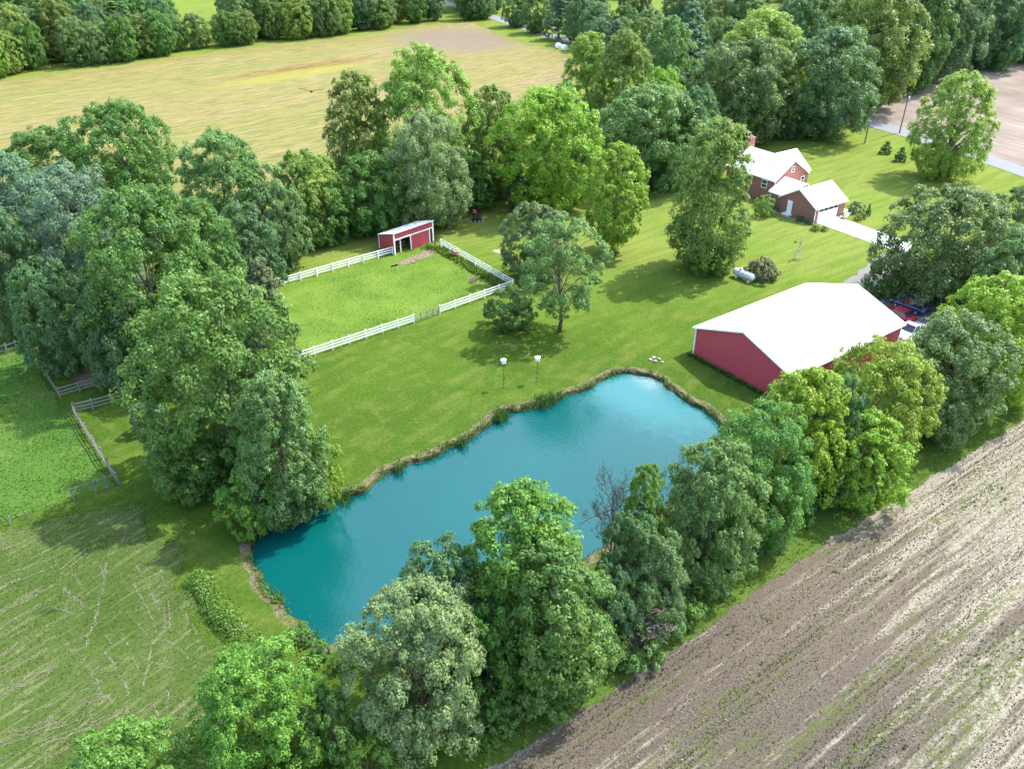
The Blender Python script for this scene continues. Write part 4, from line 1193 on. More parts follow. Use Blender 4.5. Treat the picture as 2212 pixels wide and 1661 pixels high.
for z in (0.55, 1.0):
    mb = MB(); mb.box((2.2, 1.2, z), (1.7, 0.05, 0.12)); mb.build('stall_rail', M_WOOD, sh)

# ------------------------------------------------------------------ brick house, local x = e1 (away along the ridge), y = -e2
HT = R(124)
house = thing('house', 'red brick house with white gable roofs and attached garage by the driveway', 'house', (48.9, 128.4, 0), HT)
def P2(e1, e2, z):
    return (e1, -e2, z)
def wall_poly(pts, t, name, parent=None, mat=None):
    mb = MB(); mb.plate(pts, t); return mb.build(name, mat or M_BRICK, parent or house)
def block(x0, x1, y0, y1, he, name='wall'):
    for a, b in (((x0, y0), (x1, y0)), ((x1, y0), (x1, y1)), ((x1, y1), (x0, y1)), ((x0, y1), (x0, y0))):
        mb = MB()
        c = ((a[0] + b[0]) / 2, -(a[1] + b[1]) / 2, he / 2)
        L = math.hypot(b[0] - a[0], b[1] - a[1])
        if a[1] == b[1]:
            mb.box(c, (L + 0.2, 0.2, he))
        else:
            mb.box(c, (0.2, L - 0.2, he))
        mb.build(name, M_BRICK, house)
def gable_tri(x0, x1, y, z0, zr, along='x', name='gable'):
    mb = MB()
    if along == 'x':
        mb.add([(x0, -y - 0.1, z0), (x1, -y - 0.1, z0), ((x0 + x1) / 2, -y - 0.1, zr), (x0, -y + 0.1, z0), (x1, -y + 0.1, z0), ((x0 + x1) / 2, -y + 0.1, zr)],
               [(0, 1, 2), (5, 4, 3), (0, 3, 4, 1), (1, 4, 5, 2), (2, 5, 3, 0)])
    else:
        mb.add([(y - 0.1, -x0, z0), (y - 0.1, -x1, z0), (y - 0.1, -(x0 + x1) / 2, zr), (y + 0.1, -x0, z0), (y + 0.1, -x1, z0), (y + 0.1, -(x0 + x1) / 2, zr)],
               [(0, 1, 2), (5, 4, 3), (0, 3, 4, 1), (1, 4, 5, 2), (2, 5, 3, 0)])
    return mb.build(name, M_BRICK, house)
def slope_plate(q, name='roof_slope', t=0.14):
    mb = MB(); mb.plate([P2(*p) for p in q], t); return mb.build(name, M_SHINGLE, house)
def trim(a, b, w=0.06, h=0.2, name='fascia'):
    mb = MB(); mb.beam(P2(*a), P2(*b), w, h); return mb.build(name, M_WHITE, house)
# garage: e1 0..7, e2 0..7.4, ridge along e2
GE, GR = 2.65, 4.75
block(0, 7.0, 0, 7.4, GE)
gable_tri(0, 7.0, 0, GE, GR - 0.1)
gable_tri(0, 7.0, 7.4, GE, GR - 0.1)
o = 0.4
k = (GR - GE) / 3.5
for s in (-1, 1):
    xe = 3.5 + s * (3.5 + o)
    ze = GE - o * k + 0.08
    q = [(3.5, -0.35, GR + 0.08), (3.5, 7.75, GR + 0.08), (xe, 7.75, ze), (xe, -0.35, ze)]
    slope_plate(q if s > 0 else q[::-1])
    trim((xe, -0.35, ze - 0.1), (xe, 7.75, ze - 0.1))
    trim((3.5, -0.36, GR - 0.04), (xe, -0.36, ze - 0.1), name='rake_trim')
gd = MB(); gd.box(P2(-0.13, 3.1, 1.1), (0.08, 4.9, 2.2)); gd = gd.build('garage_door', M_WHITE, house)
for r_ in range(4):
    for c_ in range(4):
        mb = MB(); mb.box(P2(-0.19, 3.1 - 1.8 + c_ * 1.2, 0.3 + r_ * 0.54), (0.03, 1.06, 0.42)); mb.build('door_panel', M_WHITE if r_ < 3 else M_GLASS, gd)
mb = MB(); mb.box(P2(-0.14, 3.1, 2.28), (0.1, 5.2, 0.14)); mb.build('door_lintel', M_WHITE, house)
sd = MB(); sd.box(P2(5.0, -0.13, 1.35), (0.95, 0.08, 2.05)); sd = sd.build('side_door', M_WHITE, house)
for z in (0.85, 1.85):
    mb = MB(); mb.box(P2(5.0, -0.18, z), (0.65, 0.03, 0.75)); mb.build('door_panel', M_WHITE, sd)
mb = MB(); mb.box(P2(5.0, -0.6, 0.12), (1.5, 0.9, 0.24)); mb.box(P2(5.0, -0.4, 0.28), (1.2, 0.5, 0.1)); mb.build('door_step', M_CONC, house)
# link
block(7.15, 10.2, 0.9, 7.0, 2.6)
for s in (-1, 1):
    ye = 3.95 + s * 3.5
    q = [(5.2, 3.95, 4.42), (10.25, 3.95, 4.42), (10.25, ye, 2.52), (7.0, ye, 2.52)]
    slope_plate(q[::-1] if s > 0 else q)
    trim((7.05, ye, 2.42), (10.2, ye, 2.42))
# main block
ME, MR = 4.2, 6.85
block(10.3, 21.0, 1.9, 9.9, ME)
gable_tri(1.9, 9.9, 10.3, ME, MR - 0.1, 'y')
gable_tri(1.9, 9.9, 21.0, ME, MR - 0.1, 'y')
k = (MR - ME) / 4.0
for s in (-1, 1):
    ye = 5.9 + s * (4.0 + 0.45)
    ze = ME - 0.45 * k + 0.1
    q = [(9.95, 5.9, MR + 0.1), (21.35, 5.9, MR + 0.1), (21.35, ye, ze), (9.95, ye, ze)]
    slope_plate(q[::-1] if s > 0 else q)
    trim((9.95, ye, ze - 0.1), (21.35, ye, ze - 0.1))
    trim((9.93, 5.9, MR - 0.02), (9.93, ye, ze - 0.1), name='rake_trim')
# front cross gable on the road side
gable_tri(11.0, 18.0, 11.2, ME, MR - 0.2)
block(11.0, 18.0, 10.1, 11.2, ME)
for s in (-1, 1):
    xe = 14.5 + s * 3.9
    q = [(14.5, 5.9, MR + 0.12), (14.5, 11.6, MR + 0.12), (xe, 11.6, ME - 0.2), (xe, 10.0, ME - 0.2)]
    slope_plate(q if s > 0 else q[::-1])
    trim((14.5, 11.62, MR), (xe, 11.62, ME - 0.3), name='rake_trim')
ch = MB(); ch.box(P2(20.6, 6.4, 4.2), (0.9, 1.3, 8.4)); ch.box(P2(20.6, 6.4, 8.3), (1.05, 1.45, 0.25)); ch = ch.build('chimney', M_BRICK, house)
mb = MB(); mb.box(P2(20.6, 6.4, 8.55), (0.4, 0.4, 0.35)); mb.build('chimney_pot', M_STONE, ch)
def window(e1, e2, z, w, h, face):
    f = MB()
    t = 0.09
    sx, sy = ((0.08, w) if face in ('-x', '+x') else (w, 0.08))
    f.box(P2(e1, e2, z), (sx if sx > 0.1 else 0.06, sy if sy > 0.1 else 0.06, h))
    p = f.build('window', M_GLASS, house)
    for dz in (-h / 2, h / 2, 0):
        m_ = MB(); m_.box(P2(e1, e2, z + dz), (sx + (0.12 if sx > 0.1 else 0.02), sy + (0.12 if sy > 0.1 else 0.02), t)); m_.build('window_frame', M_WHITE, p)
    for dd in (-w / 2, w / 2):
        m_ = MB(); m_.box(P2(e1 + (dd if sx > 0.1 else 0), e2 + (dd if sy > 0.1 else 0), z), ((t if sx > 0.1 else sx + 0.02), (t if sy > 0.1 else sy + 0.02), h + 0.05)); m_.build('window_frame', M_WHITE, p)
window(12.4, 1.76, 2.9, 1.1, 1.3, '-y')
window(16.5, 1.76, 2.9, 1.4, 1.3, '-y')
window(10.16, 5.9, 5.3, 0.7, 0.9, '-x')
window(10.16, 8.9, 2.9, 0.8, 1.3, '-x')
for e1, e2, z in ((10.16, 1.75, ME), (9.9, 0.75, 2.5), (-0.14, -0.14, 2.5)):
    mb = MB(); mb.box(P2(e1, e2, z / 2), (0.1, 0.1, z)); mb.build('downspout', M_WHITE, house)
mb = MB(); mb.tube([P2(13.5, 4.0, MR - 1.4), P2(13.5, 4.0, MR - 0.75)], 0.09, 8); mb.build('roof_vent', M_GATE, house)

# driveway slabs and walk
e1v, e2v = Vector((math.cos(HT), math.sin(HT), 0)), Vector((math.sin(HT), -math.cos(HT), 0))
HO = Vector((48.9, 128.4, 0))
def hw(e1, e2, z=0.0):
    return HO + e1v * e1 + e2v * e2 + Vector((0, 0, z))
drive = structure(link(bpy.data.objects.new('driveway', None)))
for i in range(6):
    for j in range(2):
        a, b = -0.15 - i * 2.6, -0.15 - (i + 1) * 2.6 + 0.03
        c, d = 0.55 + j * 2.5, 0.55 + (j + 1) * 2.5 - 0.03
        mb = MB()
        mb.slab([tuple(hw(p, q)[:2]) for p, q in ((a, c), (b, c), (b, d), (a, d))], -0.05, 0.06)
        mb.build('slab', M_CONC, drive)
walk = structure(link(bpy.data.objects.new('garden_walk', None)))
for i in range(4):
    mb = MB()
    a = -0.2 + i * 1.15
    mb.slab([tuple(hw(p, q)[:2]) for p, q in ((a, 8.2), (a + 1.1, 8.2 + 0.3), (a + 1.1, 9.8 + 0.3), (a, 9.8))], -0.05, 0.05)
    mb.build('slab', M_CONC, walk)
mb = MB()
mb.slab([tuple(hw(p, q)[:2]) for p, q in ((-0.6, 5.75), (0.3, 8.1), (-0.3, 9.7), (-1.6, 5.75))], -0.05, 0.055)
mb.build('slab', M_CONC, walk)
mb = MB()
for i in range(14):
    q0, q1 = hw(-0.2 + i * 0.62, -1.55 - 0.15 * math.sin(i)), hw(0.38 + i * 0.62, -1.55 - 0.15 * math.sin(i + 1))
    mb.beam((q0.x, q0.y, 0.06), (q1.x, q1.y, 0.06), 0.16, 0.14)
bed = mb.build('bed_edging', M_STONE)
tag(bed, 'row of edging stones round the garage wall bed', 'edging')

# ------------------------------------------------------------------ fences
UBOX = MB().box((0, 0, 0), (1, 1, 1)).mesh('fence_board', M_WHITE)
UBOXW = MB().box((0, 0, 0), (1, 1, 1)).mesh('fence_board_weathered', M_WOOD)
def bar(name, mesh, a, b, w, h, parent, org):
    a, b = Vector(a), Vector(b)
    d = b - a
    o = bpy.data.objects.new(name, mesh)
    o.location = (a + b) / 2 - org
    o.rotation_mode = 'QUATERNION'
    o.rotation_quaternion = d.to_track_quat('X', 'Z')
    o.scale = (d.length, w, h)
    return link(o, parent)
def fence(label, pts, mesh, spacing=2.44, rails=(0.42, 0.78, 1.14), ph=1.25, pw=0.13, rh=0.14, group=None, sag=0.0, missing=0.0, seed=0):
    rg = random.Random(seed)
    P = []
    for a, b in zip(pts[:-1], pts[1:]):
        a, b = Vector((*a, 0)), Vector((*b, 0))
        n = max(1, int(round((b - a).length / spacing))) if spacing else 1
        P += [a.lerp(b, i / n) for i in range(n)]
    P.append(Vector((*pts[-1], 0)))
    org = P[0].copy()
    f = thing('fence', label, 'fence', org, 0, group)
    for p in P:
        lean = Vector((rg.gauss(0, sag), rg.gauss(0, sag), 0))
        bar('post', mesh, p - Vector((0, 0, 0.1)), p + lean + Vector((0, 0, ph + rg.uniform(-.02, .05))), pw, pw, f, org)
    for a, b in zip(P[:-1], P[1:]):
        d = (b - a).normalized()
        n = Vector((d.y, -d.x, 0)) * (pw / 2 + 0.022)
        for z in rails:
            if rg.random() < missing:
                continue
            bar('rail', mesh, a + n + Vector((0, 0, z + rg.gauss(0, sag * .4))), b + n + Vector((0, 0, z + rg.gauss(0, sag * .4))), 0.04, rh, f, org)
    return f
fence('white board fence along the near side of the paddock left of the gate', FENCE_NEAR_LEFT, UBOX)
fence('white board fence along the near side of the paddock right of the gate', FENCE_NEAR_RIGHT, UBOX, sag=0.01)
fence('white board fence from the paddock corner up to the red shed', FENCE_RIGHT, UBOX, sag=0.015, seed=2)
fence('white board fence running left from the red shed', FENCE_FAR, UBOX, sag=0.015, seed=3)
fence('weathered board fence on the left paddock side under the trees', FENCE_LEFT, UBOXW, sag=0.02, seed=4)
fence('grey wooden corral fence at the top corner of the left pasture', CORRAL_NORTH, UBOXW, None, (0.5, 1.15), 1.3, 0.13, 0.13, sag=0.04, missing=0.15, seed=5)
fence('short grey wooden corral fence under the left trees above the muddy gap', CORRAL_INNER, UBOXW, None, (0.4, 0.8, 1.2), 1.3, 0.13, 0.14, sag=0.03, seed=6)
fence('grey wooden corral fence below the muddy gap running to the trees', CORRAL_SOUTH, UBOXW, None, (0.4, 0.8, 1.2), 1.35, 0.14, 0.13, sag=0.03, seed=7)
fence('long grey wooden fence slanting down between pasture and mown grass', CORRAL_LONG, UBOXW, None, (0.4, 0.8, 1.2), 1.35, 0.14, 0.13, sag=0.05, seed=8)
fence('single rail wooden fence end at the lower corner of the left pasture', CORRAL_END, UBOXW, None, (1.2,), 1.35, 0.14, 0.12, sag=0.05, seed=9)
fence('pair of leftover fence posts in the grass below the pasture corner', [(-42.4, 55.9), (-43.6, 55.0)], UBOXW, None, (), 0.8, 0.11, 0.1, sag=0.1, seed=10)
ga, gb = Vector((*FENCE_NEAR_LEFT[1], 0)), Vector((*FENCE_NEAR_RIGHT[0], 0))
gate = thing('gate', 'dark tubular steel gate in the near side of the white paddock fence', 'gate', ga)
gd_ = (gb - ga)
for i in range(5):
    f0 = 0.04 + 0.92 * i / 4
    mb = MB(); q = gd_ * f0; mb.tube([(q.x, q.y, 0.15), (q.x, q.y, 1.15)], 0.03, 6); mb.build('upright', M_GATE, gate)
for z in (0.17, 0.36, 0.56, 0.78, 1.0, 1.14):
    mb = MB(); a, b = gd_ * 0.04, gd_ * 0.96; mb.tube([(a.x, a.y, z), (b.x, b.y, z)], 0.022, 6); mb.build('bar', M_GATE, gate)

# ------------------------------------------------------------------ lawn ornaments and small things
for i, (bx, by) in enumerate(BIRDHOUSES):
    b = thing('birdhouse', ('white multi-room birdhouse on a tall pole, the one farther from the barn', 'white multi-room birdhouse on a tall pole, the one nearer the barn')[i], 'birdhouse', (bx, by, 0), 0.4 + i, 'birdhouses on the pond lawn')
    hgt = 3.1 - 0.35 * i
    mb = MB(); mb.tube([(0, 0, -0.1), (0, 0, hgt)], [0.032, 0.026], 8); mb.build('pole', M_GATE, b)
    mb = MB(); mb.lathe([(0.25, hgt), (0.28, hgt + 0.02), (0.26, hgt + 0.2), (0.28, hgt + 0.21), (0.26, hgt + 0.4)], 6); hb = mb.build('house_body', M_WHITE, b)
    for k in range(6):
        a = (k + 0.5) * math.pi / 3
        for zz in (0.11, 0.31):
            m_ = MB(); m_.box((0.225 * math.cos(a), 0.225 * math.sin(a), hgt + zz), (0.04, 0.07, 0.07), a); m_.build('entrance', M_DARK, hb)
    mb = MB(); mb.lathe([(0.35, hgt + 0.4), (0.35, hgt + 0.42), (0.05, hgt + 0.58), (0.02, hgt + 0.63)], 6); mb.build('roof', M_WHITE, b)
    mb = MB(); mb.box((0, 0, 0.04), (0.22, 0.22, 0.08)); mb.box((0.08, 0, 1.1), (0.12, 0.1, 0.2)); mb.build('winch_base', M_GATE, b)

tank = thing('propane_tank', 'silver grey propane tank lying on the lawn beside the round shrub', 'propane tank', (32.3, 106.3, 0), math.atan2(-2.75, 2.26))
rx = Matrix.Rotation(R(90), 3, 'Y')
r0, hl = 0.52, 1.35
prof = [(0.02, -hl - 0.42)] + [(r0 * math.sin(a), -hl - 0.42 * math.cos(a)) for a in (0.3, 0.6, 0.9, 1.2, 1.5)] + [(r0, -hl + .05), (r0, hl - .05)] + [(r0 * math.sin(a), hl + 0.42 * math.cos(a)) for a in (1.5, 1.2, 0.9, 0.6, 0.3)] + [(0.02, hl + 0.42)]
mb = MB(); mb.lathe(prof, 20, rx, (0, 0, 0.82)); mb.build('tank_shell', M_TANK, tank, True)
mb = MB(); mb.lathe([(0.22, 0), (0.22, 0.22), (0.16, 0.3), (0.02, 0.33)], 14, None, (-0.6, 0, 1.28)); mb.build('valve_dome', M_TANK, tank, True)
for x in (-1.0, 1.0):
    mb = MB(); mb.box((x, 0, 0.17), (0.22, 0.95, 0.36)); mb.build('support', M_CONC, tank)

mill = thing('windmill', 'small ornamental farm windmill on the lawn between barn and house', 'windmill', (41.9, 113.5, 0), R(-25))
for sx_ in (-1, 1):
    for sy_ in (-1, 1):
        mb = MB(); mb.tube([(0.36 * sx_, 0.36 * sy_, 0), (0.06 * sx_, 0.06 * sy_, 2.35)], 0.028, 5); mb.build('leg', M_STEEL, mill)
for z, s in ((0.5, 0.3), (1.05, 0.23), (1.6, 0.16)):
    mb = MB()
    c4 = [(s, s, z), (-s, s, z), (-s, -s, z), (s, -s, z)]
    for i in range(4):
        mb.beam(c4[i], c4[(i + 1) % 4], 0.03)
        c5 = c4[(i + 1) % 4]
        mb.beam(c4[i], (c5[0] * .8, c5[1] * .8, z + 0.5), 0.018)
    mb.build('brace', M_STEEL, mill)
wh = MB()
wh.tube([(0.1, 0, 2.55), (-0.12, 0, 2.55)], 0.06, 8)
wh = wh.build('hub', M_GATE, mill)
for i in range(12):
    a = i * math.pi / 6
    m_ = MB()
    rr = Matrix.Rotation(a, 3, 'X') @ Matrix.Rotation(0.5, 3, 'Z')
    m_.box(Vector((0.12, 0.24 * -math.sin(a), 2.55 + 0.24 * math.cos(a))), (0.012, 0.11, 0.32), m=rr)
    m_.build('blade', M_GATE, wh)
mb = MB(); mb.beam((-0.1, 0, 2.55), (-0.6, 0, 2.55), 0.025); mb.box((-0.66, 0, 2.57), (0.3, 0.015, 0.24)); mb.build('tail_vane', M_GATE, mill)

def stone_mesh(seed):
    rg = random.Random(seed)
    bm = bmesh.new()
    bmesh.ops.create_icosphere(bm, subdivisions=1, radius=1)
    for v in bm.verts:
        v.co *= rg.uniform(0.7, 1.15)
        v.co.z *= 0.65
    me = bpy.data.meshes.new('stone')
    bm.to_mesh(me); bm.free()
    me.materials.append(M_STONE)
    return me
STN = [stone_mesh(i) for i in range(4)]
def stone(x, y, s, label=None, group=None, parent=None, z=0.0):
    o = bpy.data.objects.new('stone' if parent else 'rock', STN[WR.randrange(4)])
    o.location = (x, y, z + s * 0.3)
    o.scale = (s, s * WR.uniform(.7, 1.1), s * WR.uniform(.7, 1))
    o.rotation_euler = (0, 0, WR.uniform(0, 6))
    link(o, parent)
    if label:
        tag(o, label, 'rock', group)
    return o
for x, y in ROCKS:
    stone(x, y, WR.uniform(0.22, 0.4), 'pale rock in the little heap at the pond head', 'rocks at the pond head')
for i in range(5):
    a = i * 1.26
    stone(41.9 + 0.45 * math.cos(a), 113.5 + 0.45 * math.sin(a), 0.2, 'pale stone round the foot of the ornamental windmill', 'stones round the windmill')

fb = thing('flower_bed', 'small stone ringed flower bed with a pinkish red bloom on the shaded lawn', 'flower bed', (*FLOWER_BED[0], 0))
for i in range(11):
    a = i * 2 * math.pi / 11
    stone(1.15 * math.cos(a), 0.9 * math.sin(a), 0.24, parent=fb)
mb = MB(); mb.lathe([(1.1, 0.0), (1.0, 0.1), (0.5, 0.18), (0.02, 0.2)], 16); mb.build('mulch', M_DARK, fb)
o = link(bpy.data.objects.new('foliage', PROTO['bush'][0]['crown']), fb); o.scale = (0.7, 0.6, 0.6); o.color = (.09, .12, .06, 1); o.location = (0.1, 0.1, 0.1)
M_BLOOM = simple('pink_red_bloom', (0.5, 0.09, 0.14), 0.7, 0.2, 0, 0.3, 6)
mb = MB()
for i in range(26):
    a, r_ = WR.uniform(0, 6.28), WR.uniform(0, 0.32)
    c = (-0.25 + r_ * math.cos(a), 0.3 + r_ * math.sin(a), 1.35 + WR.uniform(-.25, .3))
    mb.box(c, (0.17, 0.15, 0.07), WR.uniform(0, 3), Matrix.Rotation(WR.uniform(-.7, .7), 3, 'X') @ Matrix.Rotation(WR.uniform(0, 3), 3, 'Z'))
mb.build('bloom', M_BLOOM, fb)
mb = MB(); mb.tube([(-0.25, 0.3, 0.1), (-0.25, 0.3, 1.3)], 0.04, 5); mb.build('stem', M_BROWN, fb)

fd = thing('hay_feeder', 'brown wooden feeder trough beside the right paddock fence', 'feeder', (*FEEDER[0], 0), R(-30))
mb = MB(); mb.box((0, 0, 0.62), (1.3, 0.6, 0.05)); mb.build('trough_floor', M_BROWN, fd)
for y in (-0.3, 0.3):
    mb = MB(); mb.box((0, y, 0.74), (1.36, 0.05, 0.26)); mb.build('side_board', M_BROWN, fd)
for x in (-0.68, 0.68):
    mb = MB(); mb.box((x, 0, 0.74), (0.05, 0.56, 0.26)); mb.build('end_board', M_BROWN, fd)
for x in (-0.6, 0.6):
    for y in (-0.27, 0.27):
        mb = MB(); mb.box((x, y, 0.3), (0.09, 0.09, 0.6)); mb.build('leg', M_BROWN, fd)

M_WRAP = simple('white_bale_wrap', (0.72, 0.72, 0.74), 0.35, 0.5, 0, 0.08, 2.0)
for i, (x, y) in enumerate(BALES):
    b = thing('wrapped_bale', ('white wrapped round bale at the corner of the yellow field, left one', 'white wrapped round bale at the corner of the yellow field, right one')[i], 'bale', (x, y, 0), R(-60))
    mb = MB(); mb.lathe([(0.7, -0.75), (0.88, -0.68), (0.92, 0), (0.88, 0.68), (0.7, 0.75)], 18, Matrix.Rotation(R(90), 3, 'Y'), (0, 0, 0.88)); mb.build('wrap', M_WRAP, b, True)

# ------------------------------------------------------------------ utility poles
for i, (x, y, h, ax, lab) in enumerate([(74.4, 175.6, 8.6, 0.25, 'wooden utility pole standing on the lawn side of the road'), (84.9, 183.6, 8.8, 0.3, 'wooden utility pole on the field side of the road')]):
    t = thing('utility_pole', lab, 'utility pole', (x, y, 0), R(25))
    mb = MB(); mb.tube([(0, 0, -0.2), (0.05, 0, h * 0.5), (0.12, 0, h)], [0.16, 0.135, 0.11], 8); mb.build('pole', M_POLE, t)
    mb = MB(); mb.box((0.12, 0, h - 0.5), (0.1, 1.3 if i else 0.9, 0.1)); mb.build('crossarm', M_POLE, t)
    for yy in (-0.5, 0.5):
        mb = MB(); mb.lathe([(0.04, 0), (0.06, 0.05), (0.05, 0.15), (0.02, 0.18)], 8, None, (0.12, yy * (1 if i else 0.7), h - 0.45)); mb.build('insulator', M_STONE, t)
    if i:
        mb = MB(); mb.lathe([(0.16, 0), (0.2, 0.05), (0.2, 0.6), (0.12, 0.68)], 12, None, (0.35, 0, h - 1.7)); mb.build('transformer', M_TANK, t)

# ------------------------------------------------------------------ cars
def car(label, x, y, rz, paint, suv=False, L=4.7, Wd=1.84, truck=False):
    c = thing('car' if not truck else 'pickup_truck', label, 'car' if not truck else 'truck', (x, y, 0), rz)
    zb, zbelt, zr = 0.28, (1.02 if (suv or truck) else 0.92), (1.72 if (suv or truck) else 1.42)
    hw_ = Wd / 2
    st = [(-L / 2, 0.82, 0.42, zbelt - 0.12), (-L / 2 + 0.15, 0.93, zb, zbelt - 0.02), (-L * 0.3, 1.0, zb - .04, zbelt + 0.02), (0, 1.0, zb - .04, zbelt), (L * 0.22, 1.0, zb - .04, zbelt - 0.02), (L * 0.38, 0.96, zb, zbelt - 0.12), (L / 2 - 0.1, 0.88, zb, zbelt - 0.26), (L / 2, 0.76, 0.4, zbelt - 0.42)]
    vs, fs = [], []
    for xx, wf, z0, z1 in st:
        w_ = hw_ * wf
        sec = [(-w_ * .9, z0), (-w_, z0 + .2), (-w_, z0 + (z1 - z0) * .6), (-w_ * .92, z1 - .05), (-w_ * .7, z1), (w_ * .7, z1), (w_ * .92, z1 - .05), (w_, z0 + (z1 - z0) * .6), (w_, z0 + .2), (w_ * .9, z0)]
        vs += [(xx, yy, zz) for yy, zz in sec]
    n = 10
    for i in range(len(st) - 1):
        for k_ in range(n):
            k2 = (k_ + 1) % n
            fs.append((i * n + k_, i * n + k2, (i + 1) * n + k2, (i + 1) * n + k_))
    fs += [tuple(range(n)), tuple(range((len(st) - 1) * n, len(st) * n))[::-1]]
    MB().add(vs, fs).build('body', paint, c, True)
    x0, x1 = (-L * 0.46, L * 0.2) if suv else ((-L * 0.38, L * 0.2) if not truck else (-L * 0.08, L * 0.22))
    xr0, xr1 = (x0 + 0.25, x1 - 0.75) if suv else (x0 + (0.6 if not truck else 0.15), x1 - 0.75)
    wl, wr = hw_ * 0.9, hw_ * 0.74
    g_ = MB().add([(x0, -wl, zbelt - .04), (x1, -wl, zbelt - .06), (x1, wl, zbelt - .06), (x0, wl, zbelt - .04), (xr0, -wr, zr - .05), (xr1, -wr, zr - .05), (xr1, wr, zr - .05), (xr0, wr, zr - .05)],
                  [(0, 1, 5, 4), (1, 2, 6, 5), (2, 3, 7, 6), (3, 0, 4, 7), (4, 5, 6, 7)])
    g_.build('windows', M_GLASS, c)
    rf = MB(); rf.slab([(xr0 - .06, -wr - .03), (xr1 + .08, -wr - .03), (xr1 + .12, 0), (xr1 + .08, wr + .03), (xr0 - .06, wr + .03), (xr0 - .1, 0)], zr - 0.05, zr); rf.build('roof', paint, c)
    for sy_ in (-1, 1):
        for a, b in (((x0 + .02), (xr0)), ((x1 - .02), (xr1)), ((x0 + x1) / 2 - .1, (xr0 + xr1) / 2)):
            m_ = MB(); m_.beam((a, sy_ * wl * 1.005, zbelt - .05), (b, sy_ * wr * 1.01, zr - .04), 0.07); m_.build('pillar', paint, c)
        m_ = MB(); m_.box((x1 - 0.35, sy_ * (hw_ + 0.08), zbelt + 0.06), (0.12, 0.2, 0.14)); m_.build('mirror', paint, c)
        m_ = MB(); m_.box((L / 2 - 0.07, sy_ * hw_ * 0.62, zbelt - 0.36), (0.12, 0.32, 0.14)); m_.build('headlight', M_WHITE, c)
        for xx in (-L * 0.3, L * 0.31):
            wy = sy_ * (hw_ - 0.1)
            m_ = MB(); m_.lathe([(0.2, -0.11), (0.33, -0.1), (0.35, -0.05), (0.35, 0.05), (0.33, 0.1), (0.2, 0.11)], 18, Matrix.Rotation(R(90), 3, 'X'), (xx, wy, 0.35)); wh_ = m_.build('wheel', M_TYRE, c)
            m_ = MB(); m_.lathe([(0.05, -0.125), (0.2, -0.12), (0.2, 0.12), (0.05, 0.125)], 14, Matrix.Rotation(R(90), 3, 'X'), (xx, wy, 0.35)); m_.build('rim', M_STEEL, wh_)
    if suv:
        for sy_ in (-1, 1):
            m_ = MB(); m_.beam((xr0 + .1, sy_ * wr * .9, zr + .04), (xr1 - .1, sy_ * wr * .9, zr + .04), 0.04); m_.build('roof_rack', M_STEEL, c)
    return c
P_RED = simple('red_car_paint', (0.27, 0.012, 0.035), 0.25, 0.6, 0.1, 0.03)
P_BLUE = simple('dark_blue_car_paint', (0.03, 0.04, 0.10), 0.22, 0.6, 0.2, 0.03)
P_SILV = simple('silver_car_paint', (0.40, 0.42, 0.46), 0.3, 0.6, 0.2, 0.03)
car('red car parked behind the barn end', 49.0, 94.6, R(126), P_RED)
car('dark blue estate car with roof rails parked beyond the red car', 51.6, 97.0, R(126), P_BLUE, True)
car('silver pickup truck half hidden behind the barn corner', 48.7, 89.7, R(216), P_SILV, False, 5.2, 1.95, True)

# ------------------------------------------------------------------ far white house glimpsed through the wood
fh = thing('far_house', 'white house glimpsed between the trees of the far wood', 'house', (-103, 368, 0), R(30))
mb = MB(); mb.box((0, 0, 2.4), (11, 7, 4.8)); mb.build('wall', M_WHITE, fh)
for s in (-1, 1):
    mb = MB(); q = [(-5.8, 0, 7.2), (5.8, 0, 7.2), (5.8, s * 3.9, 4.6), (-5.8, s * 3.9, 4.6)]; mb.plate(q if s < 0 else q[::-1], 0.15); mb.build('roof_slope', M_TANK, fh)
for xx in (-3.5, 0, 3.5):
    mb = MB(); mb.box((xx, -3.52, 3.0), (1.0, 0.06, 1.4)); mb.build('window', M_GLASS, fh)

# ------------------------------------------------------------------ bird in flight
M_BIRD = simple('dark_brown_feathers', (0.035, 0.027, 0.02), 0.8, 0.2)
def wing(s):
    top, n = [], 7
    pts = []
    for i in range(n + 1):
        f = i / n
        y = s * (0.08 + 0.82 * f)
        z = 0.02 + 0.16 * f + 0.05 * math.sin(f * math.pi)
        ch_ = 0.30 * (1 - 0.55 * f ** 2)
        xo = 0.06 - 0.12 * f * f
        pts.append((xo + ch_ * 0.45, xo - ch_ * 0.55, y, z))
    return pts
mb = MB()
body = [(0.02, 0.36), (0.05, 0.31), (0.055, 0.26), (0.08, 0.18), (0.1, 0.05), (0.095, -0.1), (0.06, -0.25), (0.035, -0.34)]
mb.lathe([(r_, z) for r_, z in body], 10, Matrix.Rotation(R(90), 3, 'Y'))
for s in (-1, 1):
    w_ = wing(s)
    vs = []
    for lx, tx, y, z in w_:
        vs += [(lx, y, z), (tx, y, z - 0.01), (tx, y, z - 0.03), (lx, y, z - 0.035)]
    fs = []
    for i in range(len(w_) - 1):
        for k in range(4):
            k2 = (k + 1) % 4
            fs.append((i * 4 + k, i * 4 + k2, (i + 1) * 4 + k2, (i + 1) * 4 + k))
    fs += [(0, 1, 2, 3), tuple((len(w_) - 1) * 4 + k for k in (3, 2, 1, 0))]
    mb.add(vs, fs)
    for k in range(4):
        mb.beam((0.0 - 0.045 * k, s * 0.88, 0.165), (-0.03 - 0.07 * k, s * (1.04 - 0.03 * k), 0.21 - 0.01 * k), 0.035, 0.012)
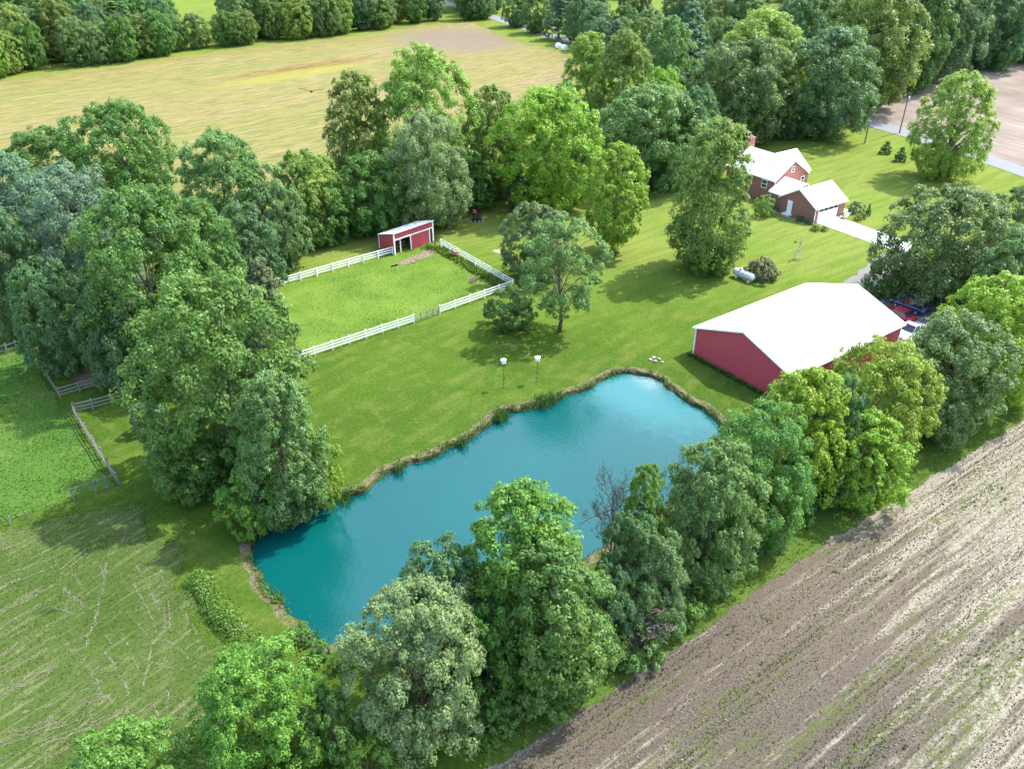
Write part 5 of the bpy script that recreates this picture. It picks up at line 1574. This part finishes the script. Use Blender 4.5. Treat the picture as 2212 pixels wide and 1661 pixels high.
mb.add([(-0.3, -0.05, 0.0), (-0.3, 0.05, 0.0), (-0.58, 0.13, -0.02), (-0.58, -0.13, -0.02), (-0.3, -0.05, -0.025), (-0.3, 0.05, -0.025), (-0.58, 0.13, -0.035), (-0.58, -0.13, -0.035)], [(0, 1, 2, 3), (7, 6, 5, 4), (0, 4, 5, 1), (1, 5, 6, 2), (2, 6, 7, 3), (3, 7, 4, 0)])
bd = mb.build('bird', M_BIRD)
bd.location = BIRD
bd.rotation_euler = (R(-3), R(-13), R(-84))
bd.scale = (0.84, 0.84, 0.84)
tag(bd, 'dark bird of prey gliding with spread wings above the yellow field', 'bird')

# ------------------------------------------------------------------ loose ground cover (uncountable)
NT.gain = 0.79
def mat_blade(name, a, b):
    a, b = tuple(v * 0.9 for v in a), tuple(v * 0.9 for v in b)
    g = NT(name)
    t = g.n('ShaderNodeAttribute', attribute_name='tint').outputs['Fac']
    c = g.mix(t, a, b)
    d = g.principled(c, 0.7, 0.2)
    tr = g.n('ShaderNodeBsdfTranslucent', {'Color': c}).outputs[0]
    return g.done(g.n('ShaderNodeMixShader', {0: 0.2, 1: d, 2: tr}).outputs[0])
def tufts(name, label, pts, h, w, blades, mat, seed, z=0.03, splay=0.6, cat='grass', tintc=None):
    rng = np.random.default_rng(seed)
    n = len(pts)
    base = np.repeat(pts, blades, 0)
    m = len(base)
    a = rng.uniform(0, 6.2832, m)
    hs = h * rng.uniform(0.5, 1.35, m) if not hasattr(h, '__len__') else np.repeat(h, blades) * rng.uniform(0.6, 1.3, m)
    d = np.stack([np.cos(a), np.sin(a)], 1)
    sd_ = np.stack([-d[:, 1], d[:, 0]], 1)
    sp = splay * hs * rng.uniform(0.3, 1.2, m)
    ww = w * rng.uniform(0.6, 1.4, m)
    zb = np.full(m, z)
    b0 = base + d * (hs * 0.08)[:, None]
    v = np.empty((m, 4, 3))
    v[:, 0, :2] = b0 - sd_ * (ww * 0.35)[:, None]; v[:, 0, 2] = zb - 0.02
    v[:, 1, :2] = b0 + d * (sp * .45)[:, None] + sd_ * (ww * .5)[:, None]; v[:, 1, 2] = zb + hs * 0.65
    v[:, 2, :2] = b0 + d * sp[:, None]; v[:, 2, 2] = zb + hs
    v[:, 3, :2] = b0 + d * (sp * .45)[:, None] - sd_ * (ww * .5)[:, None]; v[:, 3, 2] = zb + hs * 0.65
    me = mesh_np(name, v.reshape(-1, 3), np.arange(4 * m).reshape(-1, 4), mat)
    t = np.clip(np.repeat(rng.uniform(0, 1, n) if tintc is None else tintc, blades) + rng.normal(0, 0.15, m), 0, 1)
    attr(me, 'tint', np.repeat(t, 4))
    return stuff(link(bpy.data.objects.new(name, me)), label, cat)
def clumped(poly, n, rng, cl=0.0, s=0.8):
    p = scatter(poly, n, rng)
    if cl:
        k = int(len(p) * cl)
        cen = p[rng.integers(0, len(p), max(4, k // 40))]
        p[:k] = cen[rng.integers(0, len(cen), k)] + rng.normal(0, s, (k, 2))
        p = p[inside(p, poly)]
    return p
rg_ = np.random.default_rng(21)
MG_PAD = mat_blade('paddock_blades', (0.11, 0.20, 0.02), (0.22, 0.30, 0.045))
MG_PAS = mat_blade('pasture_blades', (0.04, 0.11, 0.018), (0.11, 0.18, 0.032))
MG_HAY = mat_blade('stubble_blades', (0.05, 0.10, 0.018), (0.14, 0.165, 0.05))
MG_STRAW = mat_blade('straw', (0.15, 0.145, 0.08), (0.28, 0.26, 0.165))
MG_CROP = mat_blade('crop_leaves', (0.03, 0.06, 0.012), (0.085, 0.125, 0.028))
MG_WEED = mat_blade('weed_leaves', (0.05, 0.13, 0.02), (0.15, 0.24, 0.04))
MG_REED = mat_blade('reed_leaves', (0.04, 0.11, 0.02), (0.10, 0.2, 0.035))
tufts('paddock_grass', 'rough bright green grass of the paddock', clumped(PADDOCK, 4500, rg_, 0.3, 0.9), 0.06, 0.07, 3, MG_PAD, 1)
tufts('pasture_grass', 'long green grass of the left pasture', clumped(PASTURE, 9000, rg_, 0.4, 0.8), 0.10, 0.06, 3, MG_PAS, 2)
tufts('meadow_grass', 'short stubble grass of the cut hay meadow', clumped(HAY_MEADOW, 14000, rg_, 0.3, 0.5), 0.06, 0.05, 3, MG_HAY, 3)
# raked straw lines: thin stalks laid roughly along each line
sv = []
extra = []
for l in HAY_ROWS:
    if len(l) > 2 and rg_.uniform() < 0.8:
        sh_ = rg_.normal(0, 0.9, 2)
        extra.append([(x_ + sh_[0], y_ + sh_[1]) for x_, y_ in l])
for l in HAY_ROWS + extra:
    q = resample(l, 0.12, True, False)
    tg = np.gradient(q, axis=0)
    wd = rg_.uniform(0.02, 0.09)
    fade = rg_.uniform(0, 6)
    for i_, p in enumerate(q):
        k = rg_.integers(1, 4)
        if math.sin(i_ * 0.13 + fade) + math.sin(i_ * 0.041 + 2 * fade) < -0.9:
            k = 1
        an = math.atan2(tg[i_][1], tg[i_][0]) + rg_.normal(0, 0.5, k)
        c_ = p + rg_.normal(0, wd, (k, 2))
        hl_ = rg_.uniform(0.06, 0.17, k)
        d_ = np.stack([np.cos(an), np.sin(an)], 1)
        n_ = np.stack([-d_[:, 1], d_[:, 0]], 1) * rg_.uniform(0.008, 0.022, k)[:, None]
        z_ = rg_.uniform(0.045, 0.075, k)
        v_ = np.empty((k, 4, 3))
        for j_, (sa_, sb_) in enumerate(((-1, -1), (1, -1), (1, 1), (-1, 1))):
            v_[:, j_, :2] = c_ + d_ * (hl_ * sa_)[:, None] + n_ * sb_
            v_[:, j_, 2] = z_ + 0.008 * sa_
        sv.append(v_)
sv = np.concatenate(sv)
me = mesh_np('cut_hay', sv.reshape(-1, 3), np.arange(4 * len(sv)).reshape(-1, 4), MG_STRAW)
attr(me, 'tint', np.repeat(rg_.uniform(0, 1, len(sv)), 4))
stuff(link(bpy.data.objects.new('cut_hay', me)), 'pale raked lines of cut hay on the meadow', 'hay')
# crop rows
ca, sa = math.cos(ROWA), math.sin(ROWA)
c0 = np.array(CROP_EDGE[0])
rowp = []
for r_ in range(2, 112):
    off = -0.38 * r_ + 0.15 * math.sin(r_ * 1.7)
    s_ = np.arange(-25, 100, 0.15)
    s_ = s_ + rg_.normal(0, 0.07, len(s_))
    dens = 0.35 + 0.35 * np.sin(s_ * 0.11 + r_ * 0.35) + 0.25 * np.sin(s_ * 0.31 + r_ * 0.9)
    s_ = s_[rg_.uniform(0, 1, len(s_)) < np.clip(dens + (0.25 if r_ < 12 else 0.0), 0.12, 0.85)]
    o_ = off + rg_.normal(0, 0.06, len(s_))
    rowp.append(np.stack([c0[0] + s_ * ca - o_ * sa, c0[1] + s_ * sa + o_ * ca], 1))
rowp = np.concatenate(rowp)
rowp = rowp[inside(rowp, CROP_POLY)]
vis = (np.abs(rowp[:, 0]) < 0.72 * rowp[:, 1] + 22) & (rowp[:, 1] > 20)
tufts('crop_seedlings', 'young crop plants in rows on the brown field', rowp[vis], 0.085, 0.06, 3, MG_CROP, 5, 0.03, 0.9, 'crop')
def rowpts(n, smax, omax):
    s_ = rg_.uniform(-15, smax, n); o_ = -rg_.uniform(0.5, omax, n)
    p = np.stack([c0[0] + s_ * ca - o_ * sa, c0[1] + s_ * sa + o_ * ca], 1)
    k = np.sin(o_ * 2.3 + 0.6 * np.sin(s_ * .05)) + 0.8 * np.sin(o_ * 0.83 + 1.0) + 0.5 * np.sin(s_ * 0.13 + o_) + 0.012 * s_
    p = p[k > 0.35]
    return p[inside(p, CROP_POLY)]
tufts('straw_residue', 'pale straw residue lying along the rows of the brown field', rowpts(42000, 95, 40), 0.07, 0.09, 1, MG_STRAW, 6, 0.035, 2.5, 'straw')
wk = rowpts(11000, 95, 40)
wk = wk[(np.sin(wk[:, 0] * 0.35 + wk[:, 1] * .2) + np.sin(wk[:, 1] * 0.45 - wk[:, 0] * .3)) > 1.0]
tufts('field_weeds', 'green weed patches in the brown field', wk, 0.17, 0.12, 3, MG_WEED, 7, 0.03, 0.7, 'weeds')
# verge and bank weeds
vp = []
for (x, y) in resample(CROP_EDGE, 0.1, True, False):
    vp.append((x + rg_.normal(-0.2, 0.35), y + rg_.normal(0.3, 0.45)))
tufts('verge_grass', 'green grass fringe at the edge of the brown field', np.array(vp), 0.2, 0.07, 3, MG_PAD, 8)
bp = offset(shore, 0.3)
bp = np.repeat(bp, 22, 0) + rg_.normal(0, 0.26, (len(bp) * 22, 2))
bp = bp[rg_.uniform(0, 1, len(bp)) < np.clip(0.5 + 0.5 * np.sin(np.arange(len(bp)) * 0.011), 0.08, 1)]
tufts('bank_weeds', 'low weeds growing on the pond bank', bp, 0.24, 0.07, 3, MG_WEED, 9, -0.16, 0.6, 'weeds')
kb = rg_.integers(0, ns, 90)
cb = offset(shore, 0.25)[kb]
cb = np.repeat(cb, 16, 0) + rg_.normal(0, 0.28, (len(cb) * 16, 2))
tufts('bank_tufts', 'taller grass tufts hanging over the pond bank', cb, 0.42, 0.06, 3, MG_WEED, 19, -0.2, 0.75, 'grass')
def hedge(name, label, line, wid, h, n, seed, mat, cat):
    rng = np.random.default_rng(seed)
    q = resample(line, 0.05, True, False)
    p = q[rng.integers(0, len(q), n)] + rng.normal(0, wid, (n, 2))
    return tufts(name, label, p, h, 0.16, 4, mat, seed, 0.0, 0.55, cat)
def leaf_strip(name, label, line, wid, h, n, seed, col, cat):
    rng = np.random.default_rng(seed)
    q = resample(line, 0.05, True, False)
    i_ = rng.integers(0, len(q), n)
    bump_ = 0.75 + 0.25 * np.sin(i_ * 0.021) + 0.2 * np.sin(i_ * 0.063 + 1)
    off_ = rng.normal(0, 0.5, (n, 2)) * wid
    d_ = np.linalg.norm(off_, axis=1) / wid
    top_ = h * bump_ * np.clip(1.1 - 0.45 * d_ ** 2, 0.1, 1)
    P_ = np.column_stack([q[i_] + off_, top_ * rng.uniform(0.15, 1.0, n) ** 0.5])
    N_ = unit(np.column_stack([off_ / wid * 0.7, np.full(n, 0.7)]) + 0.6 * unit(rng.normal(size=(n, 3))))
    me_ = leaf_mesh(name, P_, N_, rng.uniform(0.09, 0.22, n), np.clip(rng.normal(0.45, 0.2, n) + 0.15 * np.sin(i_ * 0.09), 0, 1), M_LEAF, rng)
    o_ = link(bpy.data.objects.new(name, me_))
    o_.color = (*col, 1)
    return stuff(o_, label, cat)
leaf_strip('weed_strip', 'strip of tall green weeds left unmown beside the pond', WEED_STRIP, 0.95, 0.8, 9000, 31, (0.085, 0.19, 0.02), 'weeds')
hl_ = [(21.2 + 0.0, 84.9), (28.9, 74.4)]
hedge('wall_weeds', 'dark weeds along the foot of the barn gable wall', [(20.9, 84.9), (24.8, 79.4), (28.7, 74.0)], 0.12, 0.3, 260, 32, MG_PAS, 'weeds')
hedge('paddock_weeds', 'tall weeds along the inside of the right paddock fence and shed', [(-1.5, 104.2), (-6, 110.3), (-10.8, 116.9), (-13.0, 117.8)], 0.4, 0.45, 700, 33, MG_PAD, 'weeds')
for i, (x, y) in enumerate(REEDS):
    r1 = np.random.default_rng(40 + i)
    k = [90, 70, 60, 70, 60, 40, 40][i]
    pp = np.array([x, y]) + r1.normal(0, [0.55, 0.5, 0.4, 0.45, 0.45, 0.3, 0.3][i], (k, 2))
    m_ = tufts('reed_clump', None, pp, 0.95 if i < 2 else 0.7, 0.07, 3, MG_REED, 50 + i, -0.42, 0.35)
    del m_['kind']
    tag(m_, ['bright reed clump on the pond bank below the birdhouse nearer the barn', 'dark reed clump at the pond bank nearest the pond head', 'reed clump on the bank where the pond bends, lower one',
             'reed clump on the bank where the pond bends, upper one', 'reed clump on the bank beside the left shore trees', 'small reed tuft halfway along the pond bank', 'small reed tuft on the bank toward the left shore'][i], 'reeds')
